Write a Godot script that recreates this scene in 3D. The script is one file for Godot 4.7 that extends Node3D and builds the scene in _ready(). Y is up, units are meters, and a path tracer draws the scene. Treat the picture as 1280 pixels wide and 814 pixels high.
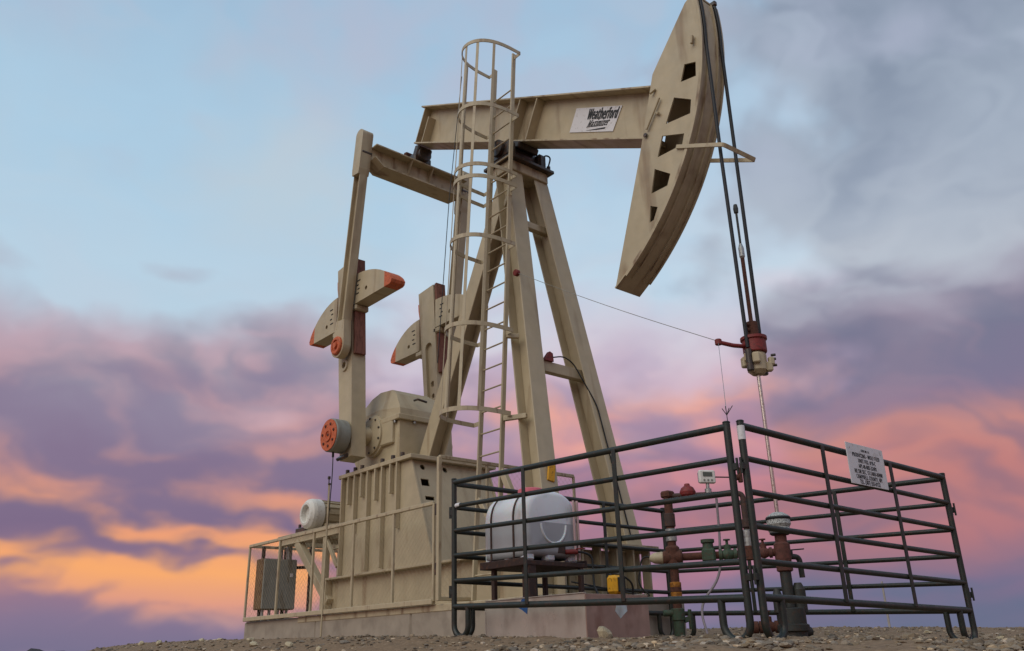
extends Node3D
# Pumpjack at dusk. World axes: X runs along the walking beam towards the well, Y up, -Z across the unit away from the camera; the well is the origin.

var M := {}
var used := {}
var rng := RandomNumberGenerator.new()
const YAW := 41.2
const CAM := Vector3(4.542, 0.0, 7.261)
var right_dir: Vector3
var fwd_dir: Vector3

func V(u: float, y: float, w: float) -> Vector3:
	return Vector3(u, y, -w)

func C8(r: float, g: float, b: float) -> Color:
	return Color(r / 255.0, g / 255.0, b / 255.0)

# camera-free ground coordinates: x to the right and d ahead of the spot where the photographer stood
func G(x: float, d: float, y := 0.0) -> Vector3:
	return Vector3(CAM.x, y, CAM.z) + right_dir * x + fwd_dir * d

# ------------------------------------------------------------------ shapes
func mk() -> SurfaceTool:
	var st := SurfaceTool.new()
	st.begin(Mesh.PRIMITIVE_TRIANGLES)
	return st

func tri(st: SurfaceTool, a: Vector3, b: Vector3, c: Vector3, na := Vector3.ZERO, nb := Vector3.ZERO, nc := Vector3.ZERO) -> void:
	# a, b, c counter-clockwise seen from outside
	var n := (b - a).cross(c - a)
	if n.length_squared() < 1e-16:
		return
	n = n.normalized()
	st.set_normal(n if na == Vector3.ZERO else na)
	st.add_vertex(a)
	st.set_normal(n if nc == Vector3.ZERO else nc)
	st.add_vertex(c)
	st.set_normal(n if nb == Vector3.ZERO else nb)
	st.add_vertex(b)

func quad(st: SurfaceTool, a: Vector3, b: Vector3, c: Vector3, d: Vector3) -> void:
	tri(st, a, b, c)
	tri(st, a, c, d)

func box(st: SurfaceTool, c: Vector3, s: Vector3, bv := 0.006, bs := Basis.IDENTITY) -> void:
	# chamfered box
	var h := s * 0.5
	var b := minf(bv, minf(h.x, minf(h.y, h.z)) * 0.45)
	var ax := [Vector3(1, 0, 0), Vector3(0, 1, 0), Vector3(0, 0, 1)]
	var P := func(v: Vector3) -> Vector3: return c + bs * v
	for i in 3:
		var a: Vector3 = ax[i]
		var p: Vector3 = ax[(i + 1) % 3]
		var q: Vector3 = ax[(i + 2) % 3]
		var hp: float = h.dot(p) - b
		var hq: float = h.dot(q) - b
		var ha: float = h.dot(a)
		for sg in [1.0, -1.0]:
			var o: Vector3 = a * (ha * sg)
			var p1: Vector3 = P.call(o - p * hp - q * hq)
			var p2: Vector3 = P.call(o + p * hp - q * hq)
			var p3: Vector3 = P.call(o + p * hp + q * hq)
			var p4: Vector3 = P.call(o - p * hp + q * hq)
			if sg > 0: quad(st, p1, p2, p3, p4)
			else: quad(st, p4, p3, p2, p1)
		# edges along a
		var la: float = ha - b
		for s1 in [1.0, -1.0]:
			for s2 in [1.0, -1.0]:
				var e1: Vector3 = p * ((hp + b) * s1) + q * (hq * s2)
				var e2: Vector3 = p * (hp * s1) + q * ((hq + b) * s2)
				var A: Vector3 = P.call(e1 - a * la)
				var B: Vector3 = P.call(e1 + a * la)
				var D: Vector3 = P.call(e2 + a * la)
				var E: Vector3 = P.call(e2 - a * la)
				if s1 * s2 > 0: quad(st, A, E, D, B)
				else: quad(st, A, B, D, E)
	for sx in [1.0, -1.0]:
		for sy in [1.0, -1.0]:
			for sz in [1.0, -1.0]:
				var k := Vector3(sx, sy, sz)
				var X: Vector3 = P.call(Vector3(h.x, h.y - b, h.z - b) * k)
				var Y: Vector3 = P.call(Vector3(h.x - b, h.y, h.z - b) * k)
				var Z: Vector3 = P.call(Vector3(h.x - b, h.y - b, h.z) * k)
				if sx * sy * sz > 0: tri(st, X, Y, Z)
				else: tri(st, X, Z, Y)

func along(p0: Vector3, p1: Vector3, up: Vector3) -> Basis:
	var x := (p1 - p0).normalized()
	var z := x.cross(up).normalized()
	return Basis(x, z.cross(x).normalized(), z)

func bar(st: SurfaceTool, p0: Vector3, p1: Vector3, wide: float, high: float, up := Vector3.UP, bv := 0.005) -> void:
	if absf((p1 - p0).normalized().dot(up.normalized())) > 0.99:
		up = Vector3.RIGHT
	box(st, (p0 + p1) * 0.5, Vector3(p0.distance_to(p1), high, wide), bv, along(p0, p1, up))

func ibeam(st: SurfaceTool, p0: Vector3, p1: Vector3, wide: float, high: float, tw: float, tf: float, up := Vector3.UP) -> void:
	if absf((p1 - p0).normalized().dot(up.normalized())) > 0.99:
		up = Vector3.RIGHT
	var b := along(p0, p1, up)
	var o := b.y * (high - tf) * 0.5
	bar(st, p0 + o, p1 + o, wide, tf, up, 0.004)
	bar(st, p0 - o, p1 - o, wide, tf, up, 0.004)
	bar(st, p0, p1, tw, high - 2.0 * tf, up, 0.001)

func frames(pts: PackedVector3Array, closed: bool) -> Array:
	var out := []
	var n := pts.size()
	var nrm := Vector3.ZERO
	for i in n:
		var t: Vector3
		if closed:
			t = (pts[(i + 1) % n] - pts[(i + n - 1) % n]).normalized()
		else:
			t = ((pts[mini(i + 1, n - 1)] - pts[i]).normalized() + (pts[i] - pts[maxi(i - 1, 0)]).normalized()).normalized()
		if i == 0:
			nrm = t.cross(Vector3.UP if absf(t.y) < 0.9 else Vector3.RIGHT).normalized()
		else:
			nrm = (nrm - t * nrm.dot(t)).normalized()
		out.append([t, nrm, t.cross(nrm)])
	return out

func tube(st: SurfaceTool, pts: PackedVector3Array, r: float, n := 10, closed := false) -> void:
	var fr := frames(pts, closed)
	var m := pts.size()
	for i in (m if closed else m - 1):
		var j := (i + 1) % m
		for k in n:
			var a0 := TAU * k / n
			var a1 := TAU * (k + 1) / n
			var n00: Vector3 = fr[i][1] * cos(a0) + fr[i][2] * sin(a0)
			var n01: Vector3 = fr[i][1] * cos(a1) + fr[i][2] * sin(a1)
			var n10: Vector3 = fr[j][1] * cos(a0) + fr[j][2] * sin(a0)
			var n11: Vector3 = fr[j][1] * cos(a1) + fr[j][2] * sin(a1)
			var A := pts[i] + n00 * r
			var B := pts[j] + n10 * r
			var Cc := pts[j] + n11 * r
			var D := pts[i] + n01 * r
			tri(st, A, D, Cc, n00, n01, n11)
			tri(st, A, Cc, B, n00, n11, n10)
	if not closed:
		for e in [0, m - 1]:
			for k in n:
				var a0 := TAU * k / n
				var a1 := TAU * (k + 1) / n
				var A: Vector3 = pts[e] + (fr[e][1] * cos(a0) + fr[e][2] * sin(a0)) * r
				var B: Vector3 = pts[e] + (fr[e][1] * cos(a1) + fr[e][2] * sin(a1)) * r
				if e == 0: tri(st, pts[e], B, A)
				else: tri(st, pts[e], A, B)

func rod(st: SurfaceTool, a: Vector3, b: Vector3, r: float, n := 10) -> void:
	tube(st, PackedVector3Array([a, b]), r, n)

# profile: Vector2(radius, height along the axis); sharp edges are kept by splitting normals per segment
func lathe(st: SurfaceTool, o: Vector3, axis: Vector3, prof: Array, n := 24, smooth := false) -> void:
	axis = axis.normalized()
	var e1 := axis.cross(Vector3.UP if absf(axis.y) < 0.9 else Vector3.RIGHT).normalized()
	var e2 := axis.cross(e1)
	var nn := []
	for i in prof.size() - 1:
		var d: Vector2 = prof[i + 1] - prof[i]
		nn.append(Vector2(d.y, -d.x).normalized())
	for i in prof.size() - 1:
		var p: Vector2 = prof[i]
		var q: Vector2 = prof[i + 1]
		var np: Vector2 = nn[i]
		var nq: Vector2 = nn[i]
		if smooth:
			if i > 0: np = (nn[i] + nn[i - 1]).normalized()
			if i < prof.size() - 2: nq = (nn[i] + nn[i + 1]).normalized()
		for k in n:
			var a0 := TAU * k / n
			var a1 := TAU * (k + 1) / n
			var d0 := e1 * cos(a0) + e2 * sin(a0)
			var d1 := e1 * cos(a1) + e2 * sin(a1)
			var A := o + axis * p.y + d0 * p.x
			var B := o + axis * q.y + d0 * q.x
			var Cc := o + axis * q.y + d1 * q.x
			var D := o + axis * p.y + d1 * p.x
			var na0 := d0 * np.x + axis * np.y
			var na1 := d1 * np.x + axis * np.y
			var nb0 := d0 * nq.x + axis * nq.y
			var nb1 := d1 * nq.x + axis * nq.y
			if p.x > 1e-5: tri(st, A, D, Cc, na0, na1, nb1)
			if q.x > 1e-5: tri(st, A, Cc, B, na0, nb1, nb0)

func disc(st: SurfaceTool, a: Vector3, b: Vector3, r: float, n := 24, bv := 0.006) -> void:
	# solid chamfered cylinder from a to b
	var L := a.distance_to(b)
	var c := minf(bv, minf(r, L) * 0.4)
	lathe(st, a, b - a, [Vector2(0, 0), Vector2(r - c, 0), Vector2(r, c), Vector2(r, L - c), Vector2(r - c, L), Vector2(0, L)], n)

func prism(st: SurfaceTool, poly: PackedVector2Array, o: Vector3, ex: Vector3, ey: Vector3, depth: Vector3) -> void:
	if Geometry2D.is_polygon_clockwise(poly):
		poly = poly.duplicate()
		poly.reverse()
	var idx := Geometry2D.triangulate_polygon(poly)
	var flip := ex.cross(ey).dot(depth) < 0.0
	var P := func(i: int, t: float) -> Vector3: return o + ex * poly[i].x + ey * poly[i].y + depth * t
	for i in range(0, idx.size(), 3):
		var a: Vector2 = poly[idx[i]]
		var cw := (poly[idx[i + 1]] - a).cross(poly[idx[i + 2]] - a) < 0.0
		var j := [idx[i], idx[i + 1], idx[i + 2]] if not cw else [idx[i], idx[i + 2], idx[i + 1]]
		var t1 := 0.0 if flip else 1.0
		tri(st, P.call(j[0], t1), P.call(j[1], t1), P.call(j[2], t1))
		tri(st, P.call(j[0], 1.0 - t1), P.call(j[2], 1.0 - t1), P.call(j[1], 1.0 - t1))
	for i in poly.size():
		var k := (i + 1) % poly.size()
		if flip: quad(st, P.call(i, 1.0), P.call(k, 1.0), P.call(k, 0.0), P.call(i, 0.0))
		else: quad(st, P.call(i, 0.0), P.call(k, 0.0), P.call(k, 1.0), P.call(i, 1.0))

# flat strip swept along pts: wide along `across`, thick along the path normal
func strip(st: SurfaceTool, pts: PackedVector3Array, across: Vector3, wide: float, thick: float) -> void:
	var A := across.normalized() * wide * 0.5
	var nr := []
	for i in pts.size():
		var t := (pts[mini(i + 1, pts.size() - 1)] - pts[maxi(i - 1, 0)]).normalized()
		nr.append(t.cross(across).normalized() * thick * 0.5)
	for i in pts.size() - 1:
		var a := pts[i]
		var b := pts[i + 1]
		var n0: Vector3 = nr[i]
		var n1: Vector3 = nr[i + 1]
		var o0 := [a + A + n0, a - A + n0, a - A - n0, a + A - n0]
		var o1 := [b + A + n1, b - A + n1, b - A - n1, b + A - n1]
		for k in 4:
			var l := (k + 1) % 4
			quad(st, o0[k], o0[l], o1[l], o1[k])
		if i == 0: quad(st, o0[0], o0[3], o0[2], o0[1])
		if i == pts.size() - 2: quad(st, o1[0], o1[1], o1[2], o1[3])

func bend(pts: Array, r: float, seg := 6) -> PackedVector3Array:
	# polyline with rounded corners
	var out := PackedVector3Array([pts[0]])
	for i in range(1, pts.size() - 1):
		var p: Vector3 = pts[i]
		var a: Vector3 = pts[i - 1]
		var b: Vector3 = pts[i + 1]
		var k := minf(r, minf(p.distance_to(a), p.distance_to(b)) * 0.48)
		var s: Vector3 = p + (a - p).normalized() * k
		var e: Vector3 = p + (b - p).normalized() * k
		for j in seg + 1:
			var t := float(j) / seg
			out.append(s.lerp(p, t).lerp(p.lerp(e, t), t))
	out.append(pts[-1])
	return out

# plate in the plane o + ex*x + ey*y, cut into cells round rectangular holes [x0, y0, x1, y1]
func plate_holes(st: SurfaceTool, o: Vector3, ex: Vector3, ey: Vector3, ez: Vector3, rect: Array, holes: Array) -> void:
	var xs := [rect[0], rect[2]]
	var ys := [rect[1], rect[3]]
	for h in holes:
		xs.append_array([h[0], h[2]])
		ys.append_array([h[1], h[3]])
	xs.sort()
	ys.sort()
	for i in xs.size() - 1:
		for j in ys.size() - 1:
			var mx: float = (xs[i] + xs[i + 1]) * 0.5
			var my: float = (ys[j] + ys[j + 1]) * 0.5
			if xs[i + 1] - xs[i] < 1e-4 or ys[j + 1] - ys[j] < 1e-4: continue
			var open := false
			for h in holes:
				if mx > h[0] and mx < h[2] and my > h[1] and my < h[3]: open = true
			if open: continue
			prism(st, PackedVector2Array([Vector2(xs[i], ys[j]), Vector2(xs[i + 1], ys[j]), Vector2(xs[i + 1], ys[j + 1]), Vector2(xs[i], ys[j + 1])]), o, ex, ey, ez)

# solid plate with real openings: outline and holes in the node's XY plane, thickness towards -Z
func cut_plate(parent: Node3D, called: String, outline: PackedVector2Array, holes: Array, thick: float, xf: Transform3D, m: Material, label := "") -> CSGPolygon3D:
	var pl := CSGPolygon3D.new()
	pl.name = called
	pl.polygon = outline
	pl.depth = thick
	pl.transform = xf
	pl.material = m
	for h in holes:
		# [polygon, depth]: depth 0 cuts right through, otherwise a recess from the front
		var cut := CSGPolygon3D.new()
		cut.name = "opening"
		cut.operation = CSGShape3D.OPERATION_SUBTRACTION
		cut.polygon = h[0]
		cut.material = m
		var deep: float = h[1]
		if deep > 0.0:
			cut.depth = deep + 0.05
			cut.position = Vector3(0, 0, 0.05)
		elif deep < 0.0:
			cut.depth = -deep + 0.05
			cut.position = Vector3(0, 0, -thick - deep)
		else:
			cut.depth = thick + 0.2
			cut.position = Vector3(0, 0, 0.1)
		pl.add_child(cut, true)
	if label: pl.set_meta("label", label)
	parent.add_child(pl, true)
	return pl

func circle(c: Vector2, r: float, n := 18) -> PackedVector2Array:
	var out := PackedVector2Array()
	for i in n: out.append(c + Vector2(cos(TAU * i / n), sin(TAU * i / n)) * r)
	return out

# ------------------------------------------------------------------ nodes
func numbered(called: String) -> String:
	if not used.has(called):
		used[called] = 0
		return called
	used[called] += 1
	return "%s_%03d" % [called, used[called]]

func tag(o: Node, label: String, category: String, group := "") -> void:
	o.set_meta("label", label)
	o.set_meta("category", category)
	if group: o.set_meta("group", group)

func thing(called: String, label: String, category: String, at := Vector3.ZERO, group := "") -> Node3D:
	var o := Node3D.new()
	o.name = numbered(called)
	o.position = at
	add_child(o)
	tag(o, label, category, group)
	return o

# a part whose shape is given in world metres: it is moved back by the place of its thing
func part(parent: Node3D, called: String, st: SurfaceTool, m: Material, label := "") -> MeshInstance3D:
	var o := MeshInstance3D.new()
	o.name = called
	o.mesh = st.commit()
	o.material_override = m
	if parent.get_parent() == self and parent is Node3D:
		o.position = -parent.position
	if label: o.set_meta("label", label)
	parent.add_child(o, true)
	return o

func assembly(parent: Node3D, called: String, label := "") -> Node3D:
	var o := Node3D.new()
	o.name = called
	o.position = -parent.position
	if label: o.set_meta("label", label)
	parent.add_child(o, true)
	return o

func solo(called: String, st: SurfaceTool, m: Material, label: String, category: String, group := "") -> MeshInstance3D:
	var o := MeshInstance3D.new()
	o.name = numbered(called)
	o.mesh = st.commit()
	o.material_override = m
	add_child(o)
	tag(o, label, category, group)
	return o

func struct(called: String, mesh: Mesh, m: Material) -> MeshInstance3D:
	var o := MeshInstance3D.new()
	o.name = numbered(called)
	o.mesh = mesh
	o.material_override = m
	o.set_meta("kind", "structure")
	add_child(o)
	return o

func lettering(parent: Node3D, text: String, size: float, m: Material, xf: Transform3D, squeeze := 1.0, slant := 0.0, family := "Droid Sans", bold := true) -> MeshInstance3D:
	var f := SystemFont.new()
	f.font_names = PackedStringArray([family])
	f.font_weight = 700 if bold else 400
	var t := TextMesh.new()
	t.text = text
	t.font = f
	t.font_size = 64
	t.pixel_size = size / 64.0
	t.depth = 0.002
	var o := MeshInstance3D.new()
	o.name = "lettering"
	o.mesh = t
	o.material_override = m
	var b := Basis(Vector3(squeeze, 0, 0), Vector3(slant, 1, 0), Vector3(0, 0, 1))
	o.transform = Transform3D(xf.basis * b, xf.origin - (parent.position if parent.get_parent() == self else Vector3.ZERO))
	parent.add_child(o, true)
	return o

# ------------------------------------------------------------------ materials
func noise(seed_: int, freq: float, oct := 4, size := 512, stretch := 1) -> PackedByteArray:
	var n := FastNoiseLite.new()
	n.seed = seed_
	n.noise_type = FastNoiseLite.TYPE_SIMPLEX_SMOOTH
	n.frequency = freq
	n.fractal_octaves = oct
	var im := n.get_seamless_image(size, size / stretch, false, false, 0.15, true)
	if stretch > 1:
		im.resize(size, size, Image.INTERPOLATE_CUBIC)
	im.convert(Image.FORMAT_L8)
	return im.get_data()

# colour texture: base varied by two noises, blotches of a second colour where the third noise passes `cover`
func blotched(base: Color, vary: float, second: Color, cover: float, soft: float, seed_: int, f1 := 0.01, f2 := 0.03, stretch := 1) -> ImageTexture:
	var S := 512
	var a := noise(seed_, f1, 5, S, stretch)
	var b := noise(seed_ + 7, f2 * 2.0, 4, S)
	var c := noise(seed_ + 13, f2, 5, S, stretch)
	var out := PackedByteArray()
	out.resize(S * S * 3)
	var lb := base.srgb_to_linear()
	var ls := second.srgb_to_linear()
	var lut := PackedByteArray()
	lut.resize(4097)
	for i in 4097:
		var q := i / 4096.0
		lut[i] = clampi(int(255.0 * (12.92 * q if q < 0.0031308 else 1.055 * pow(q, 1.0 / 2.4) - 0.055)), 0, 255)
	for i in S * S:
		var k := 1.0 + vary * ((a[i] + b[i]) / 255.0 - 1.0)
		var m := clampf((c[i] / 255.0 - cover) / soft, 0.0, 1.0)
		out[i * 3] = lut[int(clampf(lerpf(lb.r, ls.r, m) * k, 0.0, 1.0) * 4096.0)]
		out[i * 3 + 1] = lut[int(clampf(lerpf(lb.g, ls.g, m) * k, 0.0, 1.0) * 4096.0)]
		out[i * 3 + 2] = lut[int(clampf(lerpf(lb.b, ls.b, m) * k, 0.0, 1.0) * 4096.0)]
	var im := Image.create_from_data(S, S, false, Image.FORMAT_RGB8, out)
	im.generate_mipmaps()
	return ImageTexture.create_from_image(im)

func grey_tex(seed_: int, freq: float, lo: float, hi: float, oct := 5) -> ImageTexture:
	var a := noise(seed_, freq, oct, 512)
	for i in a.size():
		a[i] = int(255.0 * lerpf(lo, hi, a[i] / 255.0))
	var im := Image.create_from_data(512, 512, false, Image.FORMAT_L8, a)
	return ImageTexture.create_from_image(im)

func surf(called: String, tex: Texture2D, rough: float, metal := 0.0, scale := 0.5, tint := Color.WHITE, rtex: Texture2D = null) -> StandardMaterial3D:
	var m := StandardMaterial3D.new()
	m.resource_name = called
	m.albedo_color = tint
	if tex: m.albedo_texture = tex
	m.roughness = rough
	m.metallic = metal
	if rtex:
		m.roughness_texture = rtex
		m.roughness_texture_channel = BaseMaterial3D.TEXTURE_CHANNEL_RED
	m.uv1_triplanar = true
	m.uv1_world_triplanar = true
	m.uv1_scale = Vector3.ONE * scale
	M[called] = m
	return m

func relief(m: StandardMaterial3D, tex: Texture2D, depth_cm: float) -> void:
	m.heightmap_enabled = true
	m.heightmap_texture = tex
	m.heightmap_scale = depth_cm

func make_materials() -> void:
	var rg := grey_tex(3, 0.02, 0.45, 0.8)
	var fine := grey_tex(11, 0.06, 0.0, 1.0)
	var tan_c := Color(0.695, 0.638, 0.527)
	surf("tan_paint", blotched(tan_c, 0.16, Color(0.58, 0.50, 0.395), 0.66, 0.22, 21, 0.012, 0.012, 8), 0.85, 0.0, 0.33, Color.WHITE, rg)
	surf("tan_worn", blotched(tan_c, 0.16, Color(0.52, 0.43, 0.34), 0.56, 0.3, 31, 0.02, 0.025, 4), 0.9, 0.0, 0.4, Color.WHITE, rg)
	surf("tan_light", blotched(tan_c, 0.12, Color(0.58, 0.50, 0.41), 0.68, 0.18, 41, 0.02, 0.03, 4), 0.8, 0.0, 0.5, Color.WHITE, rg)
	surf("greasy_iron", blotched(Color(0.22, 0.19, 0.17), 0.4, Color(0.35, 0.24, 0.17), 0.55, 0.2, 51, 0.03, 0.03), 0.6, 0.0, 0.8, Color.WHITE, rg)
	surf("rust_red", blotched(Color(0.37, 0.215, 0.185), 0.3, Color(0.28, 0.17, 0.14), 0.5, 0.25, 61, 0.03, 0.04), 0.85, 0.0, 0.8)
	surf("rust", blotched(Color(0.34, 0.20, 0.15), 0.45, Color(0.24, 0.15, 0.11), 0.5, 0.25, 71, 0.03, 0.05), 0.9, 0.0, 1.2)
	surf("orange_paint", blotched(Color(0.76, 0.38, 0.23), 0.2, Color(0.55, 0.28, 0.18), 0.62, 0.15, 81, 0.03, 0.04), 0.7, 0.0, 0.9)
	surf("concrete", blotched(Color(0.61, 0.565, 0.51), 0.14, Color(0.55, 0.505, 0.455), 0.55, 0.3, 91, 0.01, 0.014), 0.95, 0.0, 0.35)
	surf("sheet_metal", blotched(Color(0.72, 0.68, 0.64), 0.14, Color(0.64, 0.59, 0.55), 0.55, 0.3, 101, 0.008, 0.012, 2), 0.45, 0.15, 0.5, Color.WHITE, grey_tex(5, 0.012, 0.5, 1.0))
	surf("sheet_rusty", blotched(Color(0.66, 0.55, 0.50), 0.2, Color(0.57, 0.45, 0.40), 0.5, 0.3, 105, 0.01, 0.014, 2), 0.5, 0.15, 0.5, Color.WHITE, grey_tex(6, 0.012, 0.5, 1.0))
	surf("galvanised", blotched(Color(0.66, 0.66, 0.65), 0.3, Color(0.5, 0.48, 0.46), 0.55, 0.2, 111, 0.04, 0.05), 0.45, 0.8, 1.0)
	surf("fence_green", blotched(Color(0.125, 0.15, 0.132), 0.3, Color(0.21, 0.16, 0.13), 0.62, 0.14, 121, 0.02, 0.04), 0.75, 0.0, 0.7, Color.WHITE, rg)
	surf("poly_white", blotched(Color(0.86, 0.865, 0.88), 0.05, Color(0.72, 0.71, 0.70), 0.62, 0.3, 131, 0.01, 0.012, 2), 0.38, 0.0, 0.6)
	M.poly_white.subsurf_scatter_enabled = true
	M.poly_white.subsurf_scatter_strength = 0.3
	surf("brown_steel", blotched(Color(0.25, 0.18, 0.16), 0.35, Color(0.34, 0.22, 0.16), 0.58, 0.2, 141, 0.02, 0.04), 0.75, 0.0, 0.8)
	surf("black_rubber", null, 0.7, 0.0, 1.0, Color(0.10, 0.10, 0.105))
	surf("wire_rope", blotched(Color(0.13, 0.14, 0.16), 0.5, Color(0.2, 0.18, 0.17), 0.55, 0.2, 151, 0.05, 0.06), 0.55, 0.3, 2.0)
	surf("red_paint", blotched(Color(0.48, 0.15, 0.14), 0.3, Color(0.33, 0.13, 0.11), 0.56, 0.18, 161, 0.03, 0.04), 0.6, 0.0, 1.2)
	surf("green_paint", blotched(Color(0.22, 0.29, 0.22), 0.35, Color(0.28, 0.22, 0.16), 0.58, 0.18, 171, 0.03, 0.04), 0.7, 0.0, 1.2)
	surf("dark_casing", blotched(Color(0.17, 0.18, 0.17), 0.4, Color(0.24, 0.18, 0.14), 0.56, 0.2, 181, 0.03, 0.04), 0.6, 0.0, 1.0)
	surf("yellow_plastic", blotched(Color(0.85, 0.62, 0.10), 0.12, Color(0.5, 0.38, 0.12), 0.66, 0.2, 191, 0.03, 0.04), 0.5, 0.0, 1.0)
	surf("brass", blotched(Color(0.66, 0.44, 0.16), 0.3, Color(0.4, 0.26, 0.14), 0.58, 0.2, 195, 0.03, 0.04), 0.5, 0.4, 1.0)
	surf("bright_rod", blotched(Color(0.78, 0.74, 0.70), 0.12, Color(0.6, 0.5, 0.44), 0.62, 0.2, 201, 0.03, 0.05), 0.28, 0.9, 1.0)
	surf("white_paint", blotched(Color(0.84, 0.83, 0.80), 0.08, Color(0.66, 0.62, 0.56), 0.64, 0.2, 211, 0.02, 0.03), 0.6, 0.0, 0.8)
	surf("dirty_wrap", blotched(Color(0.70, 0.70, 0.69), 0.2, Color(0.16, 0.15, 0.15), 0.56, 0.08, 213, 0.03, 0.05), 0.6, 0.0, 2.5)
	surf("sign_white", blotched(Color(0.83, 0.82, 0.83), 0.05, Color(0.7, 0.68, 0.66), 0.68, 0.2, 215, 0.02, 0.03), 0.55, 0.0, 0.8)
	surf("ink", null, 0.6, 0.0, 1.0, Color(0.06, 0.06, 0.07))
	surf("cabinet_grey", blotched(Color(0.53, 0.53, 0.50), 0.18, Color(0.46, 0.43, 0.38), 0.6, 0.2, 221, 0.015, 0.02, 4), 0.6, 0.0, 0.5)
	surf("pink_plastic", null, 0.5, 0.0, 1.0, Color(0.80, 0.40, 0.45))
	surf("rack_rust", blotched(Color(0.48, 0.31, 0.26), 0.25, Color(0.38, 0.23, 0.19), 0.52, 0.25, 63, 0.03, 0.04, 4), 0.85, 0.0, 0.8)
	surf("side_rust", blotched(Color(0.47, 0.36, 0.24), 0.3, Color(0.36, 0.25, 0.17), 0.5, 0.25, 73, 0.02, 0.03, 2), 0.85, 0.0, 0.8)
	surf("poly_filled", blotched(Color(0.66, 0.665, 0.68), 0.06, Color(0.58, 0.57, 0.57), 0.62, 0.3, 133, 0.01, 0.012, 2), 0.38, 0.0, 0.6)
	surf("blue_sticker", null, 0.5, 0.0, 1.0, Color(0.16, 0.33, 0.55))
	surf("hose_grey", null, 0.55, 0.0, 1.0, Color(0.50, 0.46, 0.48))
	surf("clear_tube", null, 0.3, 0.0, 1.0, Color(0.74, 0.62, 0.62))
	surf("weathered_wood", blotched(Color(0.62, 0.60, 0.58), 0.3, Color(0.48, 0.46, 0.44), 0.5, 0.3, 231, 0.02, 0.03, 8), 0.9, 0.0, 0.5)
	surf("gauge_blue", null, 0.4, 0.0, 1.0, Color(0.20, 0.24, 0.42))
	surf("lcd", null, 0.25, 0.0, 1.0, Color(0.33, 0.36, 0.33))
	surf("ground_dirt", blotched(Color(0.465, 0.375, 0.28), 0.4, Color(0.545, 0.45, 0.35), 0.56, 0.2, 241, 0.02, 0.05), 1.0, 0.0, 0.7)
	surf("far_hill", blotched(Color(0.20, 0.18, 0.20), 0.3, Color(0.26, 0.22, 0.22), 0.55, 0.2, 251, 0.02, 0.03), 1.0, 0.0, 0.01)
	surf("pale_stone", blotched(Color(0.72, 0.67, 0.56), 0.25, Color(0.55, 0.48, 0.38), 0.58, 0.2, 261, 0.03, 0.04), 0.95, 0.0, 4.0)
	var gm := surf("gravel_stone", blotched(Color(0.92, 0.92, 0.92), 0.35, Color(0.7, 0.68, 0.66), 0.6, 0.2, 271, 0.04, 0.05), 0.95, 0.0, 6.0)
	gm.vertex_color_use_as_albedo = true
# ------------------------------------------------------------------ sky
func ramp(stops: Array) -> Gradient:
	var g := Gradient.new()
	var o := PackedFloat32Array()
	var c := PackedColorArray()
	for s in stops:
		o.append(s[0] / 90.0)
		c.append(C8(s[1], s[2], s[3]))
	g.offsets = o
	g.colors = c
	return g

func blob(a: float, e: float, a0: float, e0: float, ra: float, re: float) -> float:
	var x := (a - a0) / ra
	var y := (e - e0) / re
	return exp(-x * x - y * y)

func sky_noise(seed_: int, oct: int) -> FastNoiseLite:
	var n := FastNoiseLite.new()
	n.seed = seed_
	n.noise_type = FastNoiseLite.TYPE_SIMPLEX_SMOOTH
	n.frequency = 1.0
	n.fractal_octaves = oct
	n.fractal_gain = 0.44
	return n

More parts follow.
